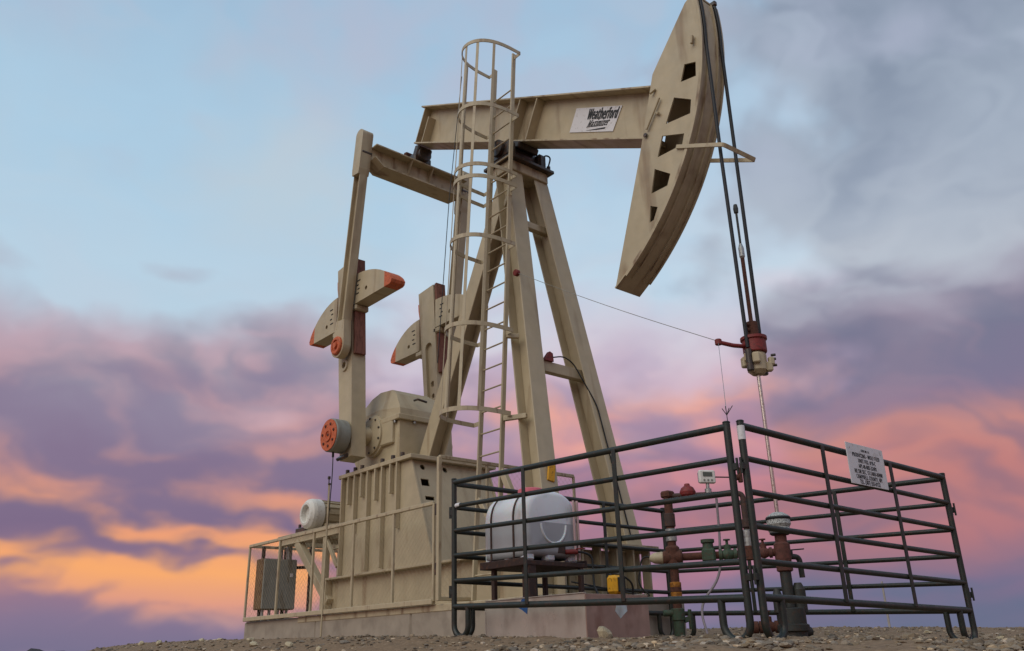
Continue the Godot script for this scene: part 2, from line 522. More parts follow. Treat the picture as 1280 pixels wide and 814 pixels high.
func make_sky() -> Texture2D:
	var W := 2048
	var H := 1024
	# colours by elevation for three stretches of the horizon: cloud in shade, cloud lit by the low sun
	var shade := [
		ramp([[0, 118, 113, 142], [2, 134, 118, 145], [4, 158, 122, 140], [7, 126, 108, 137], [11, 133, 117, 144], [15, 142, 131, 155], [18, 151, 146, 164], [20.5, 176, 184, 200], [22.5, 184, 209, 227], [30, 172, 204, 227], [42, 157, 189, 215], [60, 140, 172, 202], [90, 122, 154, 188]]),
		ramp([[0, 112, 116, 148], [3, 134, 119, 148], [7, 164, 122, 143], [11, 156, 127, 152], [14, 172, 150, 173], [17, 190, 175, 196], [20, 202, 200, 216], [24, 190, 213, 231], [30, 176, 206, 228], [42, 160, 191, 217], [60, 142, 174, 203], [90, 122, 154, 188]]),
		ramp([[0, 100, 110, 136], [3, 108, 112, 140], [5, 138, 113, 134], [8, 158, 116, 128], [10, 156, 120, 133], [13, 128, 119, 146], [17, 122, 122, 146], [20, 136, 138, 158], [22.5, 158, 167, 183], [25, 150, 162, 181], [32, 136, 149, 169], [42, 136, 149, 170], [60, 134, 158, 186], [90, 122, 154, 188]])]
	var lit := [
		ramp([[0, 146, 125, 148], [1.5, 172, 140, 150], [3, 222, 155, 134], [5, 248, 172, 112], [7.5, 238, 160, 120], [10, 210, 148, 137], [14, 184, 145, 154], [19, 192, 165, 178], [22, 190, 208, 224], [30, 180, 204, 222], [42, 172, 190, 212], [60, 150, 176, 204], [90, 122, 154, 188]]),
		ramp([[0, 124, 121, 152], [4, 174, 125, 146], [8, 200, 131, 139], [12, 204, 147, 157], [14.5, 234, 168, 154], [17, 212, 184, 198], [20, 212, 206, 218], [24, 197, 214, 229], [30, 182, 202, 222], [42, 172, 190, 212], [60, 150, 176, 204], [90, 122, 154, 188]]),
		ramp([[0, 104, 112, 138], [3, 128, 112, 140], [6, 178, 121, 128], [9, 192, 128, 126], [11.5, 198, 138, 133], [14, 150, 126, 147], [18, 142, 130, 151], [20, 158, 152, 170], [23, 186, 194, 206], [30, 170, 182, 198], [42, 164, 177, 196], [60, 145, 168, 196], [90, 122, 154, 188]])]
	var n1 := sky_noise(5, 5)
	var n2 := sky_noise(17, 5)
	var n3 := sky_noise(29, 5)
	var px := PackedFloat32Array()
	px.resize(W * H * 3)
	var below := C8(84, 78, 86).srgb_to_linear()
	for r in H:
		var e := 90.0 - (r + 0.5) * 180.0 / H
		if e < -2.0:
			for c in W:
				var k := (r * W + c) * 3
				px[k] = below.r
				px[k + 1] = below.g
				px[k + 2] = below.b
			continue
		var c := 0
		while c < W:
			var th := (c + 0.5) / W * TAU
			var d := Vector3(sin(th), 0, -cos(th))
			var a := rad_to_deg(atan2(d.dot(right_dir), d.dot(fwd_dir)))
			var step := 1 if absf(a) < 42.0 and e < 50.0 else 4
			# the stretches repeat, mirrored, round the compass
			var af := a
			if absf(af) > 55.0: af = signf(af) * (110.0 - absf(af))
			# low decks are drawn out along the horizon, high clouds are rounder
			var wv := n3.get_noise_3dv(Vector3(d.x * 3.2, e / 9.0, d.z * 3.2))
			var f1 := n1.get_noise_3dv(Vector3(d.x * 4.6, e / 5.0 + wv * 0.8, d.z * 4.6))
			var f2 := n2.get_noise_3dv(Vector3(d.x * 4.6 + wv * 0.6, e / (1.7 + 0.08 * e) + wv * 1.5 + 0.03 * af, d.z * 4.6))
			var f3 := n3.get_noise_3dv(Vector3(d.x * 6.5, e / 7.0, d.z * 6.5) + Vector3(9, 3, 1))
			var up := smoothstep(3.0, 17.0, e)
			var ee := clampf(e + (f1 * 3.2 + f2 * 0.8) * up + f1 * 0.8 * (1.0 - up), 0.0, 90.0) / 90.0
			var aa := af + f3 * 10.0 + f1 * 4.0
			var tr := smoothstep(lerpf(7.0, 13.0, up), lerpf(20.0, 22.0, up), aa)
			var tl := 1.0 - smoothstep(-14.0, -3.0, aa)
			var dark: Color = shade[1].sample(ee).lerp(shade[0].sample(ee), tl).lerp(shade[2].sample(ee), tr)
			var warm: Color = lit[1].sample(ee).lerp(lit[0].sample(ee), tl).lerp(lit[2].sample(ee), tr)
			var bias := -0.10 * tl + 0.02 * tr
			bias += tl * (0.50 * blob(e, 0, 4.7, 0, 1.9, 1) - 0.30 * blob(e, 0, 8.0, 0, 1.1, 1) + 0.16 * blob(e, 0, 9.6, 0, 0.9, 1) - 0.15 * blob(e, 0, 12.5, 0, 2.0, 1))
			bias += 0.40 * blob(af, e, -16.0, 6.6, 5.0, 1.3) + 0.22 * blob(af, e, -24.0, 18.6, 6.0, 1.0) + 0.2 * blob(af, e, -15.0, 12.6, 5.0, 0.8)
			bias += 0.45 * blob(af, e, 6.5, 14.6, 3.5, 0.8) + 0.40 * blob(af, e, -2.0, 14.8, 4.0, 1.0) + tr * 0.30 * blob(af, e, 27.0, 11.0, 9.0, 2.6) + 0.2 * blob(af, e, 27.0, 19.5, 4.0, 0.8)
			bias += 0.35 * blob(af, e, 23.0, 24.0, 5.0, 2.4) - 0.25 * tr * blob(e, 0, 15.5, 0, 2.0, 1)
			var m := smoothstep(-0.40, 0.50, (f2 * 0.95 + f1 * 0.35) * lerpf(1.0, 0.6, smoothstep(17.0, 24.0, e)) * (1.0 + 0.45 * tl * (1.0 - smoothstep(6.0, 12.0, e))) + bias)
			var col := dark.lerp(warm, m)
			# high thin cloud over the blue
			var veil := clampf(f3 * 1.2 + f1 * 0.4 + 0.55 * blob(af, e, -12, 39, 12, 6) - 0.5 * blob(af, e, -31, 33, 9, 9), 0.0, 1.0) * smoothstep(24.0, 34.0, e)
			col = col.lerp(C8(178, 184, 206), 0.55 * veil)
			var wisp := clampf(blob(af, e, -16, 29.5, 6, 5.5) * 0.9 + (f3 + f1) * 0.6 * blob(af, e, -14, 29, 12, 9), 0.0, 1.0)
			col = col.lerp(C8(190, 205, 216), 0.7 * wisp)
			var lin := col.srgb_to_linear()
			for s in step:
				var k := (r * W + mini(c + s, W - 1)) * 3
				px[k] = lin.r
				px[k + 1] = lin.g
				px[k + 2] = lin.b
			c += step
	var im := Image.create_from_data(W, H, false, Image.FORMAT_RGBF, px.to_byte_array())
	return ImageTexture.create_from_image(im)

func setup_view() -> void:
	var t := deg_to_rad(YAW)
	right_dir = Vector3(sin(t), 0, -cos(t))
	fwd_dir = Vector3(-cos(t), 0, -sin(t))
	var pitch := deg_to_rad(21.0)
	var roll := deg_to_rad(-1.55)
	var f := fwd_dir * cos(pitch) + Vector3.UP * sin(pitch)
	var up0 := Vector3.UP * cos(pitch) - fwd_dir * sin(pitch)
	var rt := right_dir * cos(roll) + up0 * sin(roll)
	var up := up0 * cos(roll) - right_dir * sin(roll)
	var cam := Camera3D.new()
	cam.name = "camera"
	cam.fov = 42.38
	cam.near = 0.05
	cam.far = 8000.0
	cam.transform = Transform3D(Basis(rt, up, -f), CAM)
	cam.current = true
	add_child(cam)
	var env := Environment.new()
	env.background_mode = Environment.BG_SKY
	var sky := Sky.new()
	var sm := PanoramaSkyMaterial.new()
	sm.panorama = make_sky()
	sky.sky_material = sm
	env.sky = sky
	env.tonemap_mode = Environment.TONE_MAPPER_LINEAR
	env.tonemap_exposure = 1.0
	env.sdfgi_enabled = true
	env.ssao_enabled = true
	env.ssil_enabled = true
	var we := WorldEnvironment.new()
	we.name = "world_environment"
	we.environment = env
	add_child(we)
	# what is left of the daylight: broad, soft, from high behind the photographer's left shoulder
	var sun := DirectionalLight3D.new()
	sun.name = "sun"
	sun.light_energy = 0.5
	sun.light_color = Color(1.0, 0.97, 0.90)
	sun.light_angular_distance = 60.0
	sun.shadow_enabled = true
	var from := (-fwd_dir * 0.62 - right_dir * 0.55).normalized() * cos(deg_to_rad(42.0)) + Vector3.UP * sin(deg_to_rad(42.0))
	sun.basis = Basis.looking_at(-from, Vector3.UP)
	add_child(sun)
# ------------------------------------------------------------------ ground
func ground_y(x: float, d: float) -> float:
	var h := -0.05 - 0.025 * clampf(x, -1.5, 12.0) + 0.016 * minf(d, 16.0)
	h -= 0.055 * smoothstep(2.8, 4.0, x) * (1.0 - smoothstep(8.4, 10.5, d))
	# the pad's shoulder falls away beside and behind the slab
	var q := G(x, d)
	h -= 0.42 * smoothstep(2.4, 5.4, q.z) * smoothstep(2.6, -1.0, q.x) + 0.9 * smoothstep(-9.9, -13.5, q.x) * smoothstep(-6.0, 0.0, q.z)
	h += 0.11 * smoothstep(9.5, 14.0, d) * smoothstep(0.5, 4.0, x)
	h -= 0.45 * smoothstep(3.6, 0.0, d)
	h -= 1.6 * smoothstep(18.0, 34.0, d)
	h -= 4.0 * smoothstep(40.0, 400.0, d)
	h -= 0.6 * smoothstep(12.0, 30.0, absf(x))
	return h

func to_xd(p: Vector3) -> Vector2:
	var q := p - CAM
	return Vector2(q.dot(right_dir), q.dot(fwd_dir))

func gy(p: Vector3) -> float:
	var k := to_xd(p)
	return ground_y(k.x, k.y)

func build_ground() -> void:
	var bump := sky_noise(77, 4)
	var xs := PackedFloat32Array()
	var ds := PackedFloat32Array()
	var s := 0.1
	var v := 0.0
	while v < 6000.0:
		xs.append(v)
		if v > 0.0: xs.append(-v)
		if v > 9.0: s *= 1.22
		v += s
	xs.sort()
	s = 0.1
	v = -3.0
	while v < 7000.0:
		ds.append(v)
		if v > 16.0: s *= 1.2
		v += s
	ds.append_array([-8.0, -30.0, -200.0, -2000.0])
	ds.sort()
	var st := mk()
	st.set_smooth_group(0)
	var idx := 0
	for j in ds.size():
		for i in xs.size():
			var h := ground_y(xs[i], ds[j])
			if absf(xs[i]) < 30.0 and ds[j] < 40.0 and ds[j] > -3.0:
				h += bump.get_noise_2d(xs[i] * 1.1, ds[j] * 1.1) * 0.028 + bump.get_noise_2d(xs[i] * 5.0 + 40.0, ds[j] * 5.0) * 0.020
			st.add_vertex(G(xs[i], ds[j], h))
	var nx := xs.size()
	for j in ds.size() - 1:
		for i in nx - 1:
			var a := j * nx + i
			for k in [a, a + nx, a + 1, a + 1, a + nx, a + nx + 1]:
				st.add_index(k)
	st.generate_normals()
	struct("ground", st.commit(), M.ground_dirt)

	# far low hills beyond the plain
	var hs := mk()
	var hn := sky_noise(91, 4)
	var far := 1600.0
	for i in 60:
		for k in 2:
			pass
		var a0 := deg_to_rad(-48.0 + i * 0.42)
		var a1 := deg_to_rad(-48.0 + (i + 1) * 0.42)
		var q := []
		for a in [a0, a1]:
			var edge := smoothstep(deg_to_rad(-22.9), deg_to_rad(-27.0), a)
			var top := (20.0 + 9.0 * hn.get_noise_1d(a * 55.0) + 6.0 * hn.get_noise_1d(a * 260.0)) * edge - 8.0
			var x: float = sin(a) * far
			var d: float = cos(a) * far
			q.append(G(x * 0.9, d * 0.9, -14.0))
			q.append(G(x, d, top))
			q.append(G(x * 1.2, d * 1.2, -14.0))
		quad(hs, q[0], q[3], q[4], q[1])
		quad(hs, q[1], q[4], q[5], q[2])
	struct("hills", hs.commit(), M.far_hill)

func stone_mesh(seed_: int, lumps: float) -> ArrayMesh:
	var sp := SphereMesh.new()
	sp.radius = 1.0
	sp.height = 2.0
	sp.radial_segments = 9
	sp.rings = 5
	var ar := sp.get_mesh_arrays()
	var n := sky_noise(seed_, 2)
	var vs: PackedVector3Array = ar[Mesh.ARRAY_VERTEX]
	var r := RandomNumberGenerator.new()
	r.seed = seed_
	var cuts := []
	for i in 7:
		cuts.append([Vector3(r.randf_range(-1, 1), r.randf_range(-1, 1), r.randf_range(-1, 1)).normalized(), r.randf_range(0.55, 0.8)])
	for i in vs.size():
		var p := vs[i] * (1.0 + lumps * n.get_noise_3dv(vs[i] * 0.8))
		for c in cuts:
			var over: float = p.dot(c[0]) - c[1]
			if over > 0.0: p -= c[0] * over * 0.85
		vs[i] = p
	var st := mk()
	var ix: PackedInt32Array = ar[Mesh.ARRAY_INDEX]
	for i in range(0, ix.size(), 3):
		tri(st, vs[ix[i]], vs[ix[i + 2]], vs[ix[i + 1]])
	return st.commit()

func build_gravel() -> void:
	rng.seed = 4242
	var stones := []
	for i in 5: stones.append(stone_mesh(300 + i, 0.5))
	var at := [[], [], [], [], []]
	var bump := sky_noise(77, 4)
	var n := 0
	var tries := 0
	while n < 26000 and tries < 120000:
		tries += 1
		var d := 2.6 + 15.5 * pow(rng.randf(), 1.25)
		var x := rng.randf_range(-0.66, 0.64) * d * 1.08
		var p := G(x, d)
		# nothing under the slab, the skid or the drip tray
		if p.x > -9.4 and p.x < -1.85 and p.z > -1.2 and p.z < 1.22: continue
		if p.x > -1.94 and p.x < -0.56 and p.z > 1.24 and p.z < 2.07: continue
		var clump := bump.get_noise_2d(x * 0.7 + 100.0, d * 0.7)
		if rng.randf() > 0.52 + clump * 1.2: continue
		var r := 0.005 + 0.019 * pow(rng.randf(), 2.7)
		if rng.randf() < 0.02: r *= 1.8
		var h := ground_y(x, d) + bump.get_noise_2d(x * 1.1, d * 1.1) * 0.028 + bump.get_noise_2d(x * 5.0 + 40.0, d * 5.0) * 0.020
		var b := Basis.from_euler(Vector3(rng.randf() * TAU, rng.randf() * TAU, rng.randf() * TAU)).scaled(Vector3(r * rng.randf_range(0.9, 1.5), r * rng.randf_range(0.5, 0.85), r * rng.randf_range(0.9, 1.4)))
		var tone := rng.randf_range(0.11, 0.28)
		if rng.randf() < 0.10: tone = rng.randf_range(0.36, 0.56)
		var warm := rng.randf_range(0.06, 0.24)
		at[rng.randi() % 5].append([Transform3D(b, Vector3(p.x, h + r * 0.15, p.z)), Color(tone * (1.05 + warm), tone * 0.93, tone * (0.80 - warm))])
		n += 1
	var gravel := Node3D.new()
	gravel.name = numbered("gravel")
	gravel.set_meta("kind", "stuff")
	gravel.set_meta("label", "loose tan and grey gravel covering the pad")
	gravel.set_meta("category", "gravel")
	add_child(gravel)
	for k in 5:
		var mm := MultiMesh.new()
		mm.transform_format = MultiMesh.TRANSFORM_3D
		mm.use_colors = true
		mm.mesh = stones[k]
		mm.instance_count = at[k].size()
		for i in at[k].size():
			mm.set_instance_transform(i, at[k][i][0])
			mm.set_instance_color(i, at[k][i][1])
		var o := MultiMeshInstance3D.new()
		o.name = "pebbles"
		o.multimesh = mm
		o.material_override = M.gravel_stone
		o.set_meta("kind", "stuff")
		gravel.add_child(o, true)
	# stones large enough to pick out one by one
	var pale := MeshInstance3D.new()
	pale.name = numbered("stone")
	pale.mesh = stone_mesh(501, 0.25)
	pale.material_override = M.pale_stone
	var pp := V(-0.36, 0.0, -2.08)
	pp.y = gy(pp) + 0.038
	pale.transform = Transform3D(Basis.from_euler(Vector3(0.2, 0.6, 0.1)).scaled(Vector3(0.068, 0.062, 0.068)), pp)
	add_child(pale)
	tag(pale, "round pale yellow stone in front of the rusty end of the drip tray", "stone")
	var spots := [[-5.1, 12.6, 0.055], [-4.6, 12.9, 0.06], [-5.6, 13.2, 0.05], [-4.0, 11.9, 0.045], [-3.2, 10.6, 0.05], [-2.3, 8.9, 0.04], [-2.9, 9.7, 0.05], [-1.8, 8.0, 0.035], [-1.2, 7.1, 0.035], [-0.6, 6.5, 0.03], [0.1, 5.6, 0.03], [0.7, 5.2, 0.025], [2.4, 6.0, 0.03], [3.1, 7.0, 0.032], [3.6, 6.6, 0.03], [4.4, 8.6, 0.04], [5.0, 9.4, 0.045], [5.6, 9.9, 0.045], [6.3, 11.0, 0.05], [4.9, 10.8, 0.05], [2.9, 9.9, 0.04], [1.4, 6.9, 0.03]]
	for s in spots:
		var o := MeshInstance3D.new()
		o.name = numbered("stone")
		o.mesh = stone_mesh(600 + int(s[0] * 10.0) + int(s[1]), 0.45)
		o.material_override = M.pale_stone
		var p := G(s[0], s[1])
		p.y = ground_y(s[0], s[1]) + s[2] * 0.35
		o.transform = Transform3D(Basis.from_euler(Vector3(rng.randf(), rng.randf() * 6.0, rng.randf())).scaled(Vector3(s[2] * 1.2, s[2] * 0.75, s[2])), p)
		add_child(o)
		tag(o, "fist-sized tan stone lying loose on the gravel pad", "stone", "larger stones on the gravel pad")

func build_slab() -> void:
	# concrete foundation under the unit
	var t := thing("concrete_foundation", "long weathered concrete foundation block under the tan pumping unit", "foundation", V(-5.6, 0.1, 0))
	var segs := [[-9.28, -6.9], [-6.9, -4.5], [-4.5, -2.05]]
	for s in segs:
		var st := mk()
		box(st, V((s[0] + s[1]) * 0.5, 0.16, 0.0), Vector3(s[1] - s[0] - 0.008, 0.68, 2.24), 0.02)
		part(t, "block", st, M.concrete)
	var gs := mk()
	box(gs, V(-4.75, 0.462, 0.0), Vector3(5.36, 0.085, 2.256), 0.008)
	part(t, "grout_pad", gs, M.tan_worn, "tan painted pad on top of the concrete")

func build_far() -> void:
	# power pole out on the plain
	var p := G(66.0, 160.0)
	p.y = ground_y(66.0, 160.0)
	var t := thing("power_pole", "pale wooden power pole with one crossarm far beyond the fence", "power pole", p)
	var top := p + Vector3(0, 9.6 - p.y, 0)
	var st := mk()
	lathe(st, p, Vector3.UP, [Vector2(0.24, 0), Vector2(0.17, top.y - p.y), Vector2(0, top.y - p.y)], 10)
	part(t, "pole", st, M.weathered_wood)
	st = mk()
	bar(st, top - right_dir * 2.2 - Vector3(0, 0.9, 0), top + right_dir * 2.2 - Vector3(0, 0.9, 0), 0.2, 0.24)
	part(t, "crossarm", st, M.weathered_wood)
	for k in [-2.0, -0.9, 0.9, 2.0]:
		st = mk()
		disc(st, top + right_dir * k - Vector3(0, 0.8, 0), top + right_dir * k - Vector3(0, 0.45, 0), 0.1, 8)
		part(t, "insulator", st, M.weathered_wood)
# ------------------------------------------------------------------ pumping unit
const TILT := 26.6
const PIVOT := Vector2(-3.45, 6.93)
const REACH := 3.46

func bolts(parent: Node3D, pts: Array, dir: Vector3, r := 0.02, h := 0.03, m: Material = null) -> void:
	for p in pts:
		var st := mk()
		disc(st, p, p + dir.normalized() * h, r, 6, 0.004)
		part(parent, "bolt", st, m if m else M.greasy_iron)

func build_unit() -> void:
	var t := thing("pumpjack", "tall tan beam pumping unit with caged ladder and drooping horse head", "pumpjack", V(-5.0, 0.5, 0))
	build_skid(t)
	build_pedestal(t)
	build_gearbox(t)
	for side in [-1.0, 1.0]:
		build_crank(t, side)
		build_pitman(t, side)
	build_drum(t)
	build_equalizer(t)
	build_beam(t)
	build_head(t)
	build_post(t)
	build_ladder(t)
	build_motor(t)

func build_skid(t: Node3D) -> void:
	var a := assembly(t, "skid")
	for s in [-1.0, 1.0]:
		var st := mk()
		ibeam(st, V(-7.35, 0.775, s * 0.66), V(-2.32, 0.775, s * 0.66), 0.26, 0.55, 0.02, 0.03)
		part(a, "side_beam", st, M.tan_paint)
		for x in [-7.28, -2.42]:
			st = mk()
			box(st, V(x, 0.775, s * 0.73), Vector3(0.02, 0.488, 0.11), 0.002)
			part(a, "stiffener", st, M.tan_paint)
	for x in [-7.2, -5.6, -4.0, -2.6]:
		var st := mk()
		bar(st, V(x, 0.77, -0.645), V(x, 0.77, 0.645), 0.16, 0.4)
		part(a, "cross_member", st, M.tan_paint)
	# front end: plate with upright gussets
	var st2 := mk()
	box(st2, V(-2.32, 0.775, 0.0), Vector3(0.03, 0.484, 1.05), 0.003)
	part(a, "end_plate", st2, M.tan_worn)
	st2 = mk()
	box(st2, V(-2.265, 1.07, 0.0), Vector3(0.30, 0.03, 1.60), 0.003)
	part(a, "top_plate", st2, M.tan_worn)
	for w in [-0.70, -0.42, -0.14, 0.14, 0.42, 0.70]:
		st2 = mk()
		box(st2, V(-2.245, 0.777, w), Vector3(0.12, 0.546, 0.03), 0.003)
		part(a, "gusset", st2, M.tan_worn)

func build_pedestal(t: Node3D) -> void:
	var a := assembly(t, "gear_pedestal")
	var y0 := 1.055
	var y1 := 2.50
	# side plates: front edge rakes forward towards the bottom
	for s in [-1.0, 1.0]:
		var st := mk()
		prism(st, PackedVector2Array([Vector2(-7.0, y0), Vector2(-4.62, y0), Vector2(-5.16, y1), Vector2(-7.0, y1)]), V(0, 0, s * 0.70), Vector3.RIGHT, Vector3.UP, V(0, 0, -s * 0.025))
		part(a, "side_plate", st, M.tan_paint)
	# front plate with its openings
	var lean := Vector3(-5.16 + 4.62, y1 - y0, 0)
	var L := lean.length()
	var fb := Basis(Vector3(0, 0, -1), lean.normalized(), Vector3(0, 0, -1).cross(lean.normalized()))
	cut_plate(a, "front_plate", PackedVector2Array([Vector2(-0.675, 0), Vector2(0.675, 0), Vector2(0.675, L), Vector2(-0.675, L)]), [
		[PackedVector2Array([Vector2(-0.60, L - 0.40), Vector2(-0.46, L - 0.40), Vector2(-0.46, L - 0.29), Vector2(-0.60, L - 0.29)]), 0.0],
		[PackedVector2Array([Vector2(-0.585, L - 0.62), Vector2(-0.43, L - 0.62), Vector2(-0.43, L - 0.56), Vector2(-0.585, L - 0.56)]), 0.0],
		[circle(Vector2(-0.52, L - 0.10), 0.042), 0.0], [circle(Vector2(-0.13, L - 0.10), 0.042), 0.0]], 0.02, Transform3D(fb, V(-4.645, y0, 0)), M.tan_paint)
	var st3: SurfaceTool
	st3 = mk()
	box(st3, V(-6.985, (y0 + y1) * 0.5, 0), Vector3(0.02, y1 - y0 - 0.01, 1.33), 0.002)
	part(a, "rear_plate", st3, M.tan_paint)
	st3 = mk()
	box(st3, V(-6.07, 2.535, 0), Vector3(1.98, 0.06, 1.54), 0.006)
	part(a, "top_flange", st3, M.tan_paint)
	# hanging stiffener ribs of mixed lengths under the flange
	var ribs := [[-6.96, 1.44], [-6.77, 0.42], [-6.59, 0.85], [-6.40, 0.36], [-6.22, 1.42], [-6.01, 0.46], [-5.83, 1.42], [-5.61, 0.42], [-5.44, 0.92]]
	for r in ribs:
		var st := mk()
		box(st, V(r[0], 2.503 - r[1] * 0.5, -0.737), Vector3(0.028, r[1], 0.07), 0.004)
		part(a, "rib", st, M.tan_paint)
	# the far side's rear gusset shows behind the rear edge
	st3 = mk()
	prism(st3, PackedVector2Array([Vector2(-7.0, y0 + 0.4), Vector2(-7.42, y0 + 0.4), Vector2(-7.0, y1 - 0.25)]), V(0, 0, 0.62), Vector3.RIGHT, Vector3.UP, V(0, 0, -0.03))
	part(a, "gusset", st3, M.tan_paint)
	var b := []
	for x in [-6.85, -6.62, -6.42, -5.86, -5.58, -5.34]:
		b.append(V(x, 2.565, -0.735))
	bolts(a, b, Vector3.UP, 0.034, 0.06)

func build_gearbox(t: Node3D) -> void:
	var a := assembly(t, "gear_reducer")
	var st := mk()
	prism(st, PackedVector2Array([Vector2(-6.98, 2.568), Vector2(-5.86, 2.568), Vector2(-5.86, 3.26), Vector2(-7.25, 3.26), Vector2(-7.25, 2.98)]), V(0, 0, -0.45), Vector3.RIGHT, Vector3.UP, V(0, 0, 0.9))
	part(a, "housing", st, M.tan_paint)
	# cover: sides lean in towards the ridge
	st = mk()
	var lo := [Vector2(-7.24, 3.345), Vector2(-5.87, 3.345), Vector2(-5.88, 3.46), Vector2(-6.10, 3.74), Vector2(-6.26, 3.84), Vector2(-6.60, 3.87), Vector2(-6.80, 3.80), Vector2(-7.20, 3.50)]
	var inset := [0.0, 0.0, 0.0, 0.07, 0.10, 0.10, 0.07, 0.0]
	for s in [-1.0, 1.0]:
		var c := V(-6.5, 3.55, s * 0.42)
		for i in lo.size():
			var j := (i + 1) % lo.size()
			var A := V(lo[i].x, lo[i].y, s * (0.44 - inset[i]))
			var B := V(lo[j].x, lo[j].y, s * (0.44 - inset[j]))
			if s < 0: tri(st, c, A, B)
			else: tri(st, c, B, A)
	for i in lo.size():
		var j := (i + 1) % lo.size()
		quad(st, V(lo[i].x, lo[i].y, -0.44 + inset[i]), V(lo[i].x, lo[i].y, 0.44 - inset[i]), V(lo[j].x, lo[j].y, 0.44 - inset[j]), V(lo[j].x, lo[j].y, -0.44 + inset[j]))
	part(a, "cover", st, M.tan_paint)
	st = mk()
	box(st, V(-6.56, 3.303, 0), Vector3(1.50, 0.08, 1.02), 0.008)
	part(a, "split_flange", st, M.tan_paint)
	for s in [-1.0, 1.0]:
		st = mk()
		lathe(st, V(-6.55, 3.13, s * 0.44), V(0, 0, s), [Vector2(0, 0), Vector2(0.33, 0), Vector2(0.33, 0.06), Vector2(0.30, 0.07), Vector2(0.30, 0.10), Vector2(0.27, 0.11), Vector2(0.12, 0.13), Vector2(0.12, 0.3), Vector2(0, 0.3)], 32)
		part(a, "bearing_housing", st, M.tan_paint)
		var b := []
		for k in 10:
			var an := TAU * (k + 0.5) / 10.0
			b.append(V(-6.55 + cos(an) * 0.27, 3.13 + sin(an) * 0.27, s * 0.545))
		bolts(a, b, V(0, 0, s), 0.018, 0.02)
	st = mk()
	box(st, V(-6.2, 3.10, -0.47), Vector3(0.42, 0.36, 0.08), 0.02)
	part(a, "bearing_block", st, M.tan_paint)
	for x in [-6.0, -5.92]:
		st = mk()
		box(st, V(x, 3.19, -0.30 if x < -5.95 else 0.1), Vector3(0.10, 0.16, 0.07), 0.01)
		part(a, "lifting_lug", st, M.tan_paint)
	bolts(a, [V(-6.75, 3.263, -0.48), V(-6.4, 3.263, -0.48), V(-6.25, 3.263, -0.48), V(-5.95, 3.263, -0.48), V(-5.84, 3.263, -0.2), V(-5.84, 3.263, 0.15)], Vector3.DOWN, 0.024, 0.04, M.galvanised)
	st = mk()
	tube(st, bend([V(-5.93, 3.62, -0.15), V(-5.84, 3.62, -0.15), V(-5.84, 3.60, 0.02)], 0.03), 0.018, 8)
	part(a, "breather_pipe", st, M.greasy_iron)

